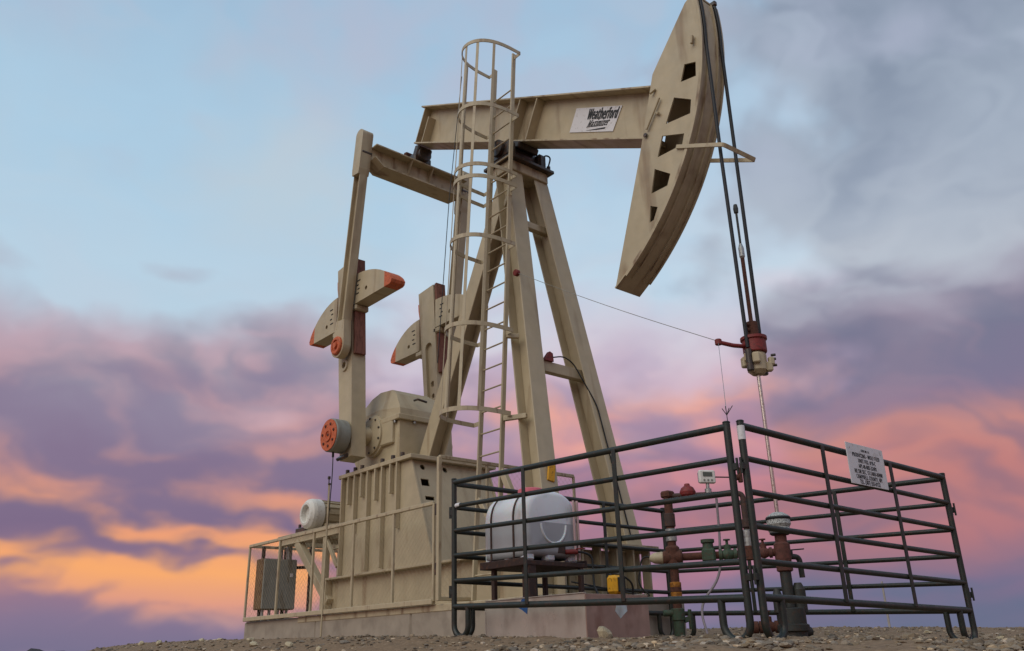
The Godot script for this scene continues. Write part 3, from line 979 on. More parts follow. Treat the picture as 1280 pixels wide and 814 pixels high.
# crank frame: origin at the crankshaft, ey along the arm
func build_crank(t: Node3D, s: float) -> void:
	var a := assembly(t, "crank", "crank arm with a pair of wing-shaped counterweights, orange tips")
	var o := V(-6.60, 3.13, 0)
	var ey := Vector3(-0.095, 0.9955, 0).normalized()
	var ex := Vector3(ey.y, -ey.x, 0)
	var w0 := s * 0.70
	var dz := V(0, 0, s * 0.25)
	var base := o + V(0, 0, w0)
	var st: SurfaceTool
	var zf := maxf(base.z, (base + dz).z)
	var to2 := func(p: Vector2) -> Vector2: return Vector2(o.x, o.y) + Vector2(ex.x, ex.y) * p.x + Vector2(ey.x, ey.y) * p.y
	var arm := PackedVector2Array()
	for p in [Vector2(-0.17, -0.40), Vector2(0.17, -0.40), Vector2(0.20, 0.9), Vector2(0.225, 2.93), Vector2(-0.225, 2.93), Vector2(-0.20, 0.9)]: arm.append(to2.call(p))
	# long recess with a rounded head on both faces, pin holes bored through
	var slot := PackedVector2Array()
	for i in 9:
		var an := PI * i / 8.0
		slot.append(to2.call(Vector2(cos(an) * 0.10, 1.78 + sin(an) * 0.10)))
	slot.append_array([to2.call(Vector2(-0.10, 0.42)), to2.call(Vector2(0.10, 0.42))])
	var cuts := [[circle(to2.call(Vector2(0, 1.12)), 0.055), 0.0]]
	if s > 0: cuts.append_array([[slot, 0.05], [circle(to2.call(Vector2(0, 0.90)), 0.045), 0.0], [circle(to2.call(Vector2(0, 0.68)), 0.045), 0.0]])
	cut_plate(a, "arm", arm, cuts, 0.25, Transform3D(Basis.IDENTITY, Vector3(0, 0, zf)), M.tan_paint)
	if s < 0:
		st = mk()
		var bc := base + dz + ey * 1.12
		lathe(st, bc, V(0, 0, s), [Vector2(0.055, 0.0), Vector2(0.055, 0.025), Vector2(0.095, 0.025), Vector2(0.10, 0.0)], 24)
		part(a, "pin_boss", st, M.tan_paint)
	# rack strip on the leading edge, rusty
	st = mk()
	prism(st, PackedVector2Array([Vector2(0.205, 1.25), Vector2(0.265, 1.25), Vector2(0.285, 2.95), Vector2(0.228, 2.95)]), base + V(0, 0, s * 0.03), ex, ey, V(0, 0, s * 0.19))
	part(a, "rack", st, M.rack_rust, "rust red rack strip on the leading edge")
	st = mk()
	prism(st, PackedVector2Array([Vector2(-0.225, 2.75), Vector2(-0.29, 2.75), Vector2(-0.29, 2.62), Vector2(-0.225, 2.1)]), base + V(0, 0, s * 0.03), ex, ey, V(0, 0, s * 0.19))
	part(a, "rack", st, M.orange_paint)
	# clamps and counterweights: flat bottom, curved back, painted tip
	var shapes := [[1.0, 2.10, 0.52, 1.16], [-1.0, 1.80, 0.60, 0.92]]
	for q in shapes:
		var sx: float = q[0]
		var yb: float = q[1]
		var hh: float = q[2]
		var reach: float = q[3]
		var body := PackedVector2Array()
		var tip := PackedVector2Array()
		var split := 0.82
		var curve := func(f: float) -> float: return yb + 0.07 + (hh - 0.07) * pow(maxf(0.0, 1.0 - pow(f, 2.0)), 0.75)
		for i in 9:
			var f: float = split * i / 8.0
			body.append(Vector2(sx * (0.24 + f * reach), curve.call(f)))
		body.append(Vector2(sx * (0.24 + split * reach), yb))
		body.append(Vector2(sx * 0.24, yb))
		for i in 5:
			var f: float = split + (1.0 - split) * i / 4.0
			tip.append(Vector2(sx * (0.24 + f * reach), curve.call(f)))
		tip.append(Vector2(sx * (0.24 + 0.985 * reach), yb + 0.02))
		tip.append(Vector2(sx * (0.24 + 0.95 * reach), yb))
		tip.append(Vector2(sx * (0.24 + split * reach), yb))
		# the weights stay level while the crank leans
		var lx := Vector3.RIGHT
		var ly := Vector3.UP
		var wo := base + ex * 0.0 + V(0, 0, s * 0.0) + Vector3(ey.x * 2.3, 0, 0)
		var body2 := PackedVector2Array()
		for p in body: body2.append(Vector2(wo.x + p.x, p.y + wo.y))
		var zw := maxf(wo.z, (wo + V(0, 0, s * 0.25)).z)
		cut_plate(a, "counterweight", body2, [[circle(Vector2(wo.x + sx * (0.24 + reach * 0.36), wo.y + yb + 0.17), 0.036), 0.0]], 0.25, Transform3D(Basis.IDENTITY, Vector3(0, 0, zw)), M.tan_paint)
		st = mk()
		prism(st, tip, wo, lx, ly, V(0, 0, s * 0.25))
		part(a, "weight_tip", st, M.orange_paint, "orange painted tip of the counterweight")
		st = mk()
		box(st, wo + V(sx * 0.26, yb - 0.05, s * 0.125), Vector3(0.20, 0.10, 0.25), 0.02)
		part(a, "clamp", st, M.tan_worn)
		# cast marks: short raised bars
		for k in 4:
			st = mk()
			var fy: float = yb + hh * (0.30 + 0.14 * k)
			box(st, wo + V(sx * (0.40 + 0.03 * (k % 2)), fy, s * 0.252 if s < 0 else -0.002), Vector3(0.09 if k % 3 == 0 else 0.06, 0.018, 0.008), 0.001)
			part(a, "stencil_mark", st, M.ink)
	# hub
	st = mk()
	disc(st, o + V(0, 0, s * 0.56), o + V(0, 0, s * 0.99), 0.15, 28, 0.012)
	part(a, "hub", st, M.tan_worn)

func build_pitman(t: Node3D, s: float) -> void:
	var a := assembly(t, "pitman_arm")
	var lo := V(-6.66, 4.52, s * 1.06)
	var hi := V(-6.22, 8.00, s * 1.06)
	var dir := (hi - lo).normalized()
	var st := mk()
	# H section with the web across
	ibeam(st, lo + dir * 0.28, hi - dir * 0.42, 0.15, 0.20, 0.016, 0.02, Vector3.RIGHT)
	part(a, "beam", st, M.tan_paint)
	st = mk()
	var ring := PackedVector2Array()
	for i in 17:
		var an := PI + PI * i / 16.0
		ring.append(Vector2(cos(an) * 0.19, sin(an) * 0.19))
	ring.append_array([Vector2(0.12, 0.42), Vector2(-0.12, 0.42)])
	var ex := dir.cross(V(0, 0, -1)).normalized()
	if ex.x < 0: ex = -ex
	prism(st, ring, lo + V(0, 0, s * -0.06), ex, dir, V(0, 0, s * 0.13))
	part(a, "wrist_pin_block", st, M.tan_paint)
	st = mk()
	var c := lo + V(0, 0, s * 0.07)
	lathe(st, c, V(0, 0, s), [Vector2(0.15, 0), Vector2(0.15, 0.03), Vector2(0.135, 0.045), Vector2(0.095, 0.045), Vector2(0.095, 0.025), Vector2(0.05, 0.025), Vector2(0.05, 0.06), Vector2(0, 0.06)], 26)
	part(a, "pin_cap", st, M.orange_paint, "orange cap over the wrist pin")
	st = mk()
	disc(st, lo - V(0, 0, s * 0.28), lo, 0.09, 20)
	part(a, "wrist_pin", st, M.greasy_iron)
	# upper end: two cheek plates with a rounded head and a bare steel shim
	st = mk()
	var head := PackedVector2Array()
	for i in 13:
		var an := PI * i / 12.0
		head.append(Vector2(cos(an) * 0.115, 0.18 + sin(an) * 0.10))
	head.append_array([Vector2(-0.115, -0.46), Vector2(-0.10, -0.56), Vector2(0.10, -0.56), Vector2(0.115, -0.46)])
	prism(st, head, hi + V(0, 0, s * -0.09), ex, dir, V(0, 0, s * 0.20))
	part(a, "upper_end", st, M.tan_paint)
	st = mk()
	bar(st, hi - ex * 0.135 - dir * 0.33 + V(0, 0, s * 0.02), hi - ex * 0.135 + dir * 0.20 + V(0, 0, s * 0.02), 0.10, 0.03, Vector3.RIGHT)
	part(a, "shim_plate", st, M.galvanised)

func build_drum(t: Node3D) -> void:
	# brake-like drum on the outside of the near crank
	var a := assembly(t, "crank_end_drum", "drum with orange face on the crank end")
	var c := V(-6.60, 3.06, -0.99)
	var st := mk()
	lathe(st, c, V(0, 0, -1), [Vector2(0, 0), Vector2(0.245, 0), Vector2(0.255, 0.01), Vector2(0.255, 0.22), Vector2(0.245, 0.235), Vector2(0, 0.235)], 40)
	part(a, "rim", st, M.cabinet_grey)
	st = mk()
	lathe(st, c + V(0, 0, -0.236), V(0, 0, -1), [Vector2(0.24, 0), Vector2(0.24, 0.012), Vector2(0.10, 0.014), Vector2(0.10, 0.03), Vector2(0.055, 0.03), Vector2(0.055, 0.015), Vector2(0, 0.015)], 40)
	part(a, "face", st, M.orange_paint)
	var b := []
	for k in 7:
		var an := TAU * k / 7.0 + 0.3
		b.append(c + V(cos(an) * 0.17, sin(an) * 0.17, -0.248))
	b.append(c + V(0, 0, -0.248))
	bolts(a, b, V(0, 0, -1), 0.022, 0.016, M.rust_red)
	st = mk()
	bar(st, V(-6.60, 2.93, -0.72), V(-6.60, 2.72, -1.02), 0.24, 0.05, Vector3.UP, 0.01)
	part(a, "bracket", st, M.greasy_iron)
	# lead hanging from the drum
	st = mk()
	tube(st, bend([c + V(0, -0.25, -0.15), c + V(0.01, -0.6, -0.15), V(-6.63, 1.72, -1.15)], 0.2), 0.008, 6)
	part(a, "lead", st, M.black_rubber)
	st = mk()
	disc(st, c + V(0, -0.33, -0.15), c + V(0, -0.24, -0.15), 0.018, 8)
	part(a, "lead_gland", st, M.black_rubber)

func build_equalizer(t: Node3D) -> void:
	var a := assembly(t, "equalizer_beam")
	var x := -6.17
	var st := mk()
	box(st, V(x, 7.965, 0), Vector3(0.38, 0.03, 1.92), 0.004)
	part(a, "top_flange", st, M.tan_worn)
	st = mk()
	prism(st, PackedVector2Array([Vector2(-0.96, 7.95), Vector2(0.96, 7.95), Vector2(0.96, 7.74), Vector2(0.80, 7.62), Vector2(-0.80, 7.62), Vector2(-0.96, 7.74)]), Vector3(x - 0.03, 0, 0), Vector3(0, 0, -1), Vector3.UP, Vector3(0.06, 0, 0))
	part(a, "web", st, M.tan_worn)
	st = mk()
	strip(st, PackedVector3Array([V(x, 7.73, -0.965), V(x, 7.605, -0.80), V(x, 7.605, 0.80), V(x, 7.73, 0.965)]), Vector3.RIGHT, 0.36, 0.025)
	part(a, "bottom_flange", st, M.tan_worn)
	for w in [-0.22, 0.22]:
		st = mk()
		prism(st, PackedVector2Array([Vector2(0.03, 7.95), Vector2(0.18, 7.95), Vector2(0.03, 7.70)]), V(x, 0, w - 0.01), Vector3.RIGHT, Vector3.UP, V(0, 0, 0.02))
		part(a, "gusset", st, M.tan_worn)
	for s in [-1.0, 1.0]:
		st = mk()
		disc(st, V(x, 7.84, s * 0.955), V(x, 7.84, s * 1.15), 0.05, 18)
		part(a, "pitman_pin", st, M.greasy_iron)
	# tail bearing between the equalizer and the beam
	var tb := assembly(t, "tail_bearing")
	st = mk()
	box(st, V(x, 8.045, 0), Vector3(0.34, 0.13, 0.36), 0.02)
	part(tb, "base", st, M.greasy_iron)
	st = mk()
	disc(st, V(x - 0.24, 8.13, 0), V(x + 0.24, 8.13, 0), 0.13, 24)
	part(tb, "bearing", st, M.greasy_iron)
	st = mk()
	box(st, V(x - 0.22, 8.20, -0.02), Vector3(0.10, 0.26, 0.26), 0.02, Basis(Vector3(0, 0, 1), -0.3))
	part(tb, "cap", st, M.rust)
	st = mk()
	box(st, V(x + 0.14, 8.18, 0), Vector3(0.14, 0.22, 0.30), 0.02, Basis(Vector3(0, 0, 1), -0.46))
	part(tb, "bracket", st, M.greasy_iron)

func bf(p: float, q: float, w: float) -> Vector3:
	# walking beam frame: p along the beam from the pivot towards the head, q square to it (0 = underside)
	var c := cos(deg_to_rad(TILT))
	var s := sin(deg_to_rad(TILT))
	return V(-3.5 + p * c + q * s, 7.06 - p * s + q * c, w)

func build_beam(t: Node3D) -> void:
	var a := assembly(t, "walking_beam")
	var hgt := 0.694
	var p0 := -2.86
	var p1 := 2.86
	var ax := bf(1, 0, 0) - bf(0, 0, 0)
	var ay := bf(0, 1, 0) - bf(0, 0, 0)
	var bs := Basis(ax, ay, ax.cross(ay))
	var st := mk()
	box(st, bf((p0 + p1) * 0.5, 0.0125, 0), Vector3(p1 - p0, 0.025, 0.34), 0.003, bs)
	part(a, "bottom_flange", st, M.tan_worn)
	st = mk()
	box(st, bf((p0 + p1) * 0.5 - 0.03, hgt - 0.0125, 0), Vector3(p1 - p0 + 0.12, 0.025, 0.34), 0.003, bs)
	part(a, "top_flange", st, M.tan_worn)
	st = mk()
	box(st, bf((p0 + p1) * 0.5, hgt * 0.5, 0), Vector3(p1 - p0, hgt - 0.05, 0.02), 0.001, bs)
	part(a, "web", st, M.tan_paint)
	st = mk()
	box(st, bf(p0 + 0.015, hgt * 0.5, 0), Vector3(0.02, hgt - 0.05, 0.30), 0.002, bs)
	part(a, "end_plate", st, M.tan_worn)
	for p in [-2.62, -0.05, 0.36]:
		for s in [-1.0, 1.0]:
			st = mk()
			var hh := 0.46 if p < -1.0 else hgt - 0.056
			box(st, bf(p, 0.028 + hh * 0.5, s * 0.085), Vector3(0.022, hh, 0.15), 0.002, bs)
			part(a, "stiffener", st, M.tan_paint)
	# sign
	var c := bf(1.60, 0.335, -0.021)
	st = mk()
	prism(st, PackedVector2Array([Vector2(-0.455, -0.165), Vector2(0.425, -0.165), Vector2(0.468, 0.185), Vector2(-0.445, 0.185)]), c, ax, ay, V(0, 0, 0.008))
	part(a, "sign_plate", st, M.sign_white, "white sign with black lettering and a slanted script line")
	lettering(a, "Weatherford", 0.205, M.ink, Transform3D(bs, c + ax * 0.135 + ay * 0.085 + V(0, 0, -0.003)), 0.47, 0.05)
	lettering(a, "Weatherford", 0.205, M.ink, Transform3D(bs, c + ax * 0.141 + ay * 0.086 + V(0, 0, -0.0036)), 0.47, 0.05)
	lettering(a, "Maximizer", 0.135, M.ink, Transform3D(bs * Basis(Vector3(0, 0, 1), 0.06), c + ax * 0.10 - ay * 0.042 + V(0, 0, -0.003)), 0.56, 0.42, "Droid Serif", true)
	st = mk()
	prism(st, PackedVector2Array([Vector2(-0.11, -0.145), Vector2(0.26, -0.105), Vector2(0.25, -0.128), Vector2(0.08, -0.14)]), c + V(0, 0, -0.001), ax, ay, V(0, 0, -0.003))
	part(a, "underline", st, M.ink)
	# saddle bearing under the beam
	var sb := assembly(t, "saddle_bearing")
	st = mk()
	box(st, bf(0.0, -0.05, 0), Vector3(0.56, 0.10, 0.40), 0.015, bs)
	part(sb, "saddle", st, M.greasy_iron)
	st = mk()
	disc(st, V(-3.5, 6.84, -0.44), V(-3.5, 6.84, 0.44), 0.13, 24)
	part(sb, "shaft", st, M.greasy_iron)
	for s in [-1.0, 1.0]:
		st = mk()
		box(st, V(-3.5, 6.79, s * 0.30), Vector3(0.44, 0.26, 0.16), 0.04)
		part(sb, "pillow_block", st, M.greasy_iron)
	st = mk()
	box(st, V(-3.5, 6.60, 0), Vector3(0.62, 0.05, 0.86), 0.006)
	part(sb, "top_plate", st, M.greasy_iron)
	bolts(sb, [V(-3.76, 6.62, -0.36), V(-3.24, 6.62, -0.36), V(-3.24, 6.62, 0.36), V(-3.76, 6.62, 0.36)], Vector3.UP, 0.03, 0.08)
	st = mk()
	tube(st, bend([V(-3.26, 6.66, 0.36), V(-3.20, 6.85, 0.38), V(-3.3, 6.93, 0.36), V(-3.36, 6.85, 0.32)], 0.08), 0.012, 8)
	part(sb, "grease_line", st, M.black_rubber)

func arc_pt(an: float, r: float, w: float) -> Vector3:
	return V(PIVOT.x + cos(an) * r, PIVOT.y + sin(an) * r, w)

func build_head(t: Node3D) -> void:
	var a := assembly(t, "horse_head")
	var a0 := deg_to_rad(-57.8)
	var a1 := deg_to_rad(6.3)
	var outline := PackedVector2Array()
	var n := 28
	for i in n + 1:
		var an := lerpf(a0, a1, float(i) / n)
		outline.append(PIVOT + Vector2(cos(an), sin(an)) * (REACH - 0.012))
	outline.append_array([Vector2(-0.09, 7.34), Vector2(-0.16, 7.30), Vector2(-0.75, 6.60), Vector2(-1.06, 5.60)])
	var wins := [
		[Vector2(-0.27, 6.46), Vector2(-0.11, 6.40), Vector2(-0.13, 6.21), Vector2(-0.35, 6.25)],
		[Vector2(-0.47, 6.10), Vector2(-0.235, 5.94), Vector2(-0.27, 5.765), Vector2(-0.63, 5.81)],
		[Vector2(-0.70, 5.68), Vector2(-0.385, 5.55), Vector2(-0.43, 5.42), Vector2(-0.80, 5.43)],
		[Vector2(-0.86, 5.30), Vector2(-0.64, 5.13), Vector2(-0.70, 5.00), Vector2(-0.945, 5.00)],
		[Vector2(-0.975, 4.85), Vector2(-0.87, 4.79), Vector2(-0.945, 4.65), Vector2(-1.01, 4.64)]]
	for s in [-1.0, 1.0]:
		var holes := []
		if s < 0:
			for wv in wins: holes.append([PackedVector2Array(wv), 0.0])
		cut_plate(a, "side_plate", outline, holes, 0.02, Transform3D(Basis.IDENTITY, V(0, 0, s * 0.20)), M.tan_paint)
	# curved face the wire ropes lie on, with two rope tracks as raised lips
	var st := mk()
	var pts := PackedVector3Array()
	for i in n + 1:
		pts.append(arc_pt(lerpf(a0, a1, float(i) / n), REACH, 0.0))
	strip(st, pts, V(0, 0, 1), 0.44, 0.018)
	part(a, "face_plate", st, M.tan_worn)
	for w in [-0.207, -0.095, 0.095, 0.207]:
		st = mk()
		var q := PackedVector3Array()
		for i in n + 1:
			q.append(arc_pt(lerpf(a0 + 0.06, a1, float(i) / n), REACH + 0.021, w))
		strip(st, q, V(0, 0, 1), 0.026 if absf(w) > 0.15 else 0.014, 0.024)
		part(a, "rope_lip", st, M.tan_worn)
	# back and end plates close the box
	st = mk()
	var back := [Vector2(-0.09, 7.33), Vector2(-0.74, 6.58), Vector2(-0.77, 6.50)]
	for i in back.size() - 1:
		bar(st, V(back[i].x, back[i].y, 0.01), V(back[i + 1].x, back[i + 1].y, 0.01), 0.385, 0.015, Vector3(0.5, 1, 0))
	part(a, "upper_back_plate", st, M.tan_worn)
	st = mk()
	var e := arc_pt(a0, REACH - 0.02, 0)
	bar(st, V(-1.035, 5.60, 0.01), Vector3(e.x + 0.035, e.y + 0.02, -0.01), 0.385, 0.015, Vector3(1, 0.3, 0))
	bar(st, V(-1.035, 5.59, 0.01), V(-0.955, 5.88, 0.01), 0.385, 0.015, Vector3(1, 0.3, 0))
	part(a, "lower_back_plate", st, M.tan_worn)
	# wire rope guard: bent bar standing out in front of the face
	st = mk()
	var gp := bend([V(-0.50, 5.42, -0.215), V(0.13, 5.12, -0.235), V(0.22, 5.06, 0.235), V(-0.36, 5.33, 0.215)], 0.03, 3)
	strip(st, gp, Vector3(0.45, 0.89, 0), 0.045, 0.022)
	part(a, "rope_guard", st, M.tan_light)
	st = mk()
	bar(st, V(-0.90, 5.86, -0.235), V(-0.66, 6.19, -0.235), 0.03, 0.025, V(0, 0, 1))
	part(a, "grab_bar", st, M.tan_worn)
	st = mk()
	bar(st, V(-0.74, 6.02, -0.215), V(-0.69, 5.98, -0.24), 0.03, 0.03)
	part(a, "grab_bar_foot", st, M.tan_worn)
	st = mk()
	bar(st, V(-0.72, 6.36, -0.21), V(-0.78, 6.31, -0.25), 0.04, 0.02)
	part(a, "lug", st, M.tan_worn)
	st = mk()
	bar(st, V(-0.09, 6.75, -0.235), V(-0.11, 6.64, -0.235), 0.03, 0.04, V(0, 0, 1))
	part(a, "lug", st, M.tan_worn)
	bolts(a, [V(-0.93, 5.80, -0.215)], V(0, 0, -1), 0.03, 0.02)
	# rope anchors on the crown
	for w in [-0.155, 0.155]:
		st = mk()
		box(st, V(-0.01, 7.36, w), Vector3(0.12, 0.07, 0.06), 0.012)
		part(a, "rope_anchor", st, M.greasy_iron)
	st = mk()
	bar(st, V(-0.05, 7.345, -0.20), V(-0.05, 7.345, 0.20), 0.10, 0.03)
	part(a, "crown_plate", st, M.tan_worn)

func leg_at(y: float, s: float) -> Vector3:
	var k := (6.55 - y) / 5.47
	return V(lerpf(-3.47, -2.50, k), y, s * lerpf(0.24, 0.66, k))

func build_post(t: Node3D) -> void:
	var a := assembly(t, "samson_post")
	for s in [-1.0, 1.0]:
		var st := mk()
		var lo := leg_at(1.09, s)
		var hi := leg_at(6.585, s)
		# rolled section: flanges across the beam, web fore and aft
		var b := along(lo, hi, Vector3.RIGHT)
		var wide := 0.27
		for k in [-1.0, 1.0]:
			bar(st, lo + b.y * k * 0.135, hi + b.y * k * 0.135, wide, 0.02, Vector3.RIGHT)
		bar(st, lo + b.z * 0.0, hi, 0.018, 0.246, Vector3.RIGHT, 0.001)
		part(a, "front_leg", st, M.tan_paint)
		st = mk()
		box(st, lo + Vector3(0, 0.005, 0), Vector3(0.42, 0.03, 0.40), 0.004)
		part(a, "foot_plate", st, M.tan_worn)
	# rear leg up from the gear pedestal
	var st2 := mk()
	var rl := V(-5.74, 2.58, 0)
	var rh := V(-3.70, 6.50, 0)
	var rb := along(rl, rh, Vector3.RIGHT)
	for k in [-1.0, 1.0]:
		bar(st2, rl + rb.z * k * 0.125, rh + rb.z * k * 0.125, 0.02, 0.26, Vector3.RIGHT, 0.004)
	bar(st2, rl, rh, 0.228, 0.02, Vector3.RIGHT, 0.001)
	part(a, "rear_leg", st2, M.tan_paint)
	st2 = mk()
	box(st2, V(-5.70, 2.585, 0), Vector3(0.55, 0.04, 0.45), 0.006)
	part(a, "foot_plate", st2, M.tan_worn)
	for y in [5.60, 3.35]:
		st2 = mk()
		var p := leg_at(y, -1.0)
		var q := leg_at(y, 1.0)
		bar(st2, p, q, 0.10, 0.10 if y > 5.0 else 0.14)
		part(a, "cross_brace", st2, M.tan_paint)
	st2 = mk()
	box(st2, V(-3.47, 6.50, 0), Vector3(0.40, 0.16, 0.74), 0.01)
	part(a, "cap", st2, M.tan_worn)
	# small fittings on the legs
	st2 = mk()
	var pk := leg_at(4.62, -1.0)
	disc(st2, pk + V(0.12, 0, -0.19), pk + V(0.12, 0, -0.13), 0.045, 16)
	part(a, "wire_sheave", st2, M.red_paint, "small red wire sheave")
	st2 = mk()
	var br := leg_at(3.35, -1.0) + V(0.02, 0.13, 0.30)
	prism(st2, PackedVector2Array([Vector2(-0.09, -0.06), Vector2(0.07, -0.06), Vector2(0.06, 0.05), Vector2(0.01, 0.07)]), br, V(0, 0, 1), Vector3.UP, Vector3(0.06, 0, 0))
	part(a, "vibration_switch", st2, M.red_paint, "red switch box on the cross brace")
	st2 = mk()
	tube(st2, bend([br + V(0.03, 0.0, 0.05), br + V(0.06, 0.05, 0.25), br + V(0.08, -0.02, 0.40), leg_at(2.9, 1.0) + V(0.16, 0, -0.05), leg_at(1.2, 1.0) + V(0.16, 0, -0.05)], 0.12), 0.009, 6)
	part(a, "switch_lead", st2, M.black_rubber)
	st2 = mk()
	box(st2, leg_at(1.88, -1.0) + V(0.17, 0, 0.02), Vector3(0.025, 0.20, 0.11), 0.01, Basis(Vector3(1, 0, 0), -0.15))
	part(a, "tag", st2, M.yellow_plastic, "yellow tag hanging on the front leg")

func lad(y: float) -> float:
	return -0.40 - (8.25 - y) * 0.066

func build_ladder(t: Node3D) -> void:
	var a := assembly(t, "caged_ladder")
	var xl := -3.52
	var xr := -3.09
	for q in [[xl, 8.25], [xr, 8.28]]:
		var st := mk()
		bar(st, V(q[0], 0.52, lad(0.52)), V(q[0], q[1], lad(q[1])), 0.065, 0.028, Vector3.RIGHT, 0.004)
		part(a, "rail", st, M.tan_paint)
	var y := 0.80
	while y < 7.9:
		var st := mk()
		rod(st, V(xl, y, lad(y)), V(xr, y, lad(y)), 0.011, 8)
		part(a, "rung", st, M.tan_paint)
		y += 0.285
	# hoops
	var hoops := [8.20, 7.08, 6.09, 5.90, 5.00, 3.76, 2.66]
	var depth := 0.73
	var half := 0.36
	var mid := (xl + xr) * 0.5
	var outline := func(f: float) -> Vector2:
		# f 0..1 from the right rail round to the left rail: (x, out)
		var an := PI * f
		return Vector2(mid + cos(an) * half * (1.0 if f > 0.02 else 1.0), -pow(maxf(sin(an), 0.0), 0.62) * depth)
	for h in hoops:
		var st := mk()
		var pts := PackedVector3Array()
		pts.append(V(xr + 0.01, h, lad(h)))
		for i in 25:
			var q: Vector2 = outline.call(i / 24.0)
			pts.append(V(q.x, h + 0.0, lad(h) + q.y))
		pts.append(V(xl - 0.01, h, lad(h)))
		strip(st, pts, Vector3.UP, 0.055, 0.012)
		part(a, "hoop", st, M.tan_light)
	for f in [0.16, 0.33, 0.5, 0.67, 0.84]:
		var q: Vector2 = outline.call(f)
		var tang: Vector2 = (outline.call(f + 0.01) - outline.call(f - 0.01)).normalized()
		var st := mk()
		var y0: float = 2.64
		bar(st, V(q.x, y0, lad(y0) + q.y * 0.985), V(q.x, 8.22, lad(8.22) + q.y * 0.985), 0.04, 0.010, V(-tang.y, 0, tang.x), 0.002)
		part(a, "cage_bar", st, M.tan_light)
	# stand-off brackets to the front leg
	for yy in [5.86, 3.72, 2.62]:
		var st := mk()
		var p := leg_at(yy, -1.0)
		bar(st, V(xr + 0.02, yy, lad(yy)), p + V(-0.02, 0, -0.1), 0.05, 0.10 if yy > 5.0 else 0.06)
		part(a, "bracket", st, M.tan_paint)
	var st3 := mk()
	bar(st3, V(xr + 0.02, 1.98, lad(1.98)), V(-2.62, 1.12, -0.80), 0.07, 0.08)
	part(a, "foot_brace", st3, M.tan_paint)
	st3 = mk()
	bar(st3, V(xl + 0.02, 1.70, lad(1.70)), V(-3.05, 1.08, -0.80), 0.06, 0.06)
	part(a, "foot_brace", st3, M.tan_paint)
	# safety line down the outside of the cage
	st3 = mk()
	tube(st3, PackedVector3Array([V(-3.86, 8.15, lad(8.15) - 0.38), V(-3.93, 6.0, lad(6.0) - 0.42), V(-3.93, 3.5, lad(3.5) - 0.44)]), 0.006, 6)
	part(a, "safety_line", st3, M.wire_rope)

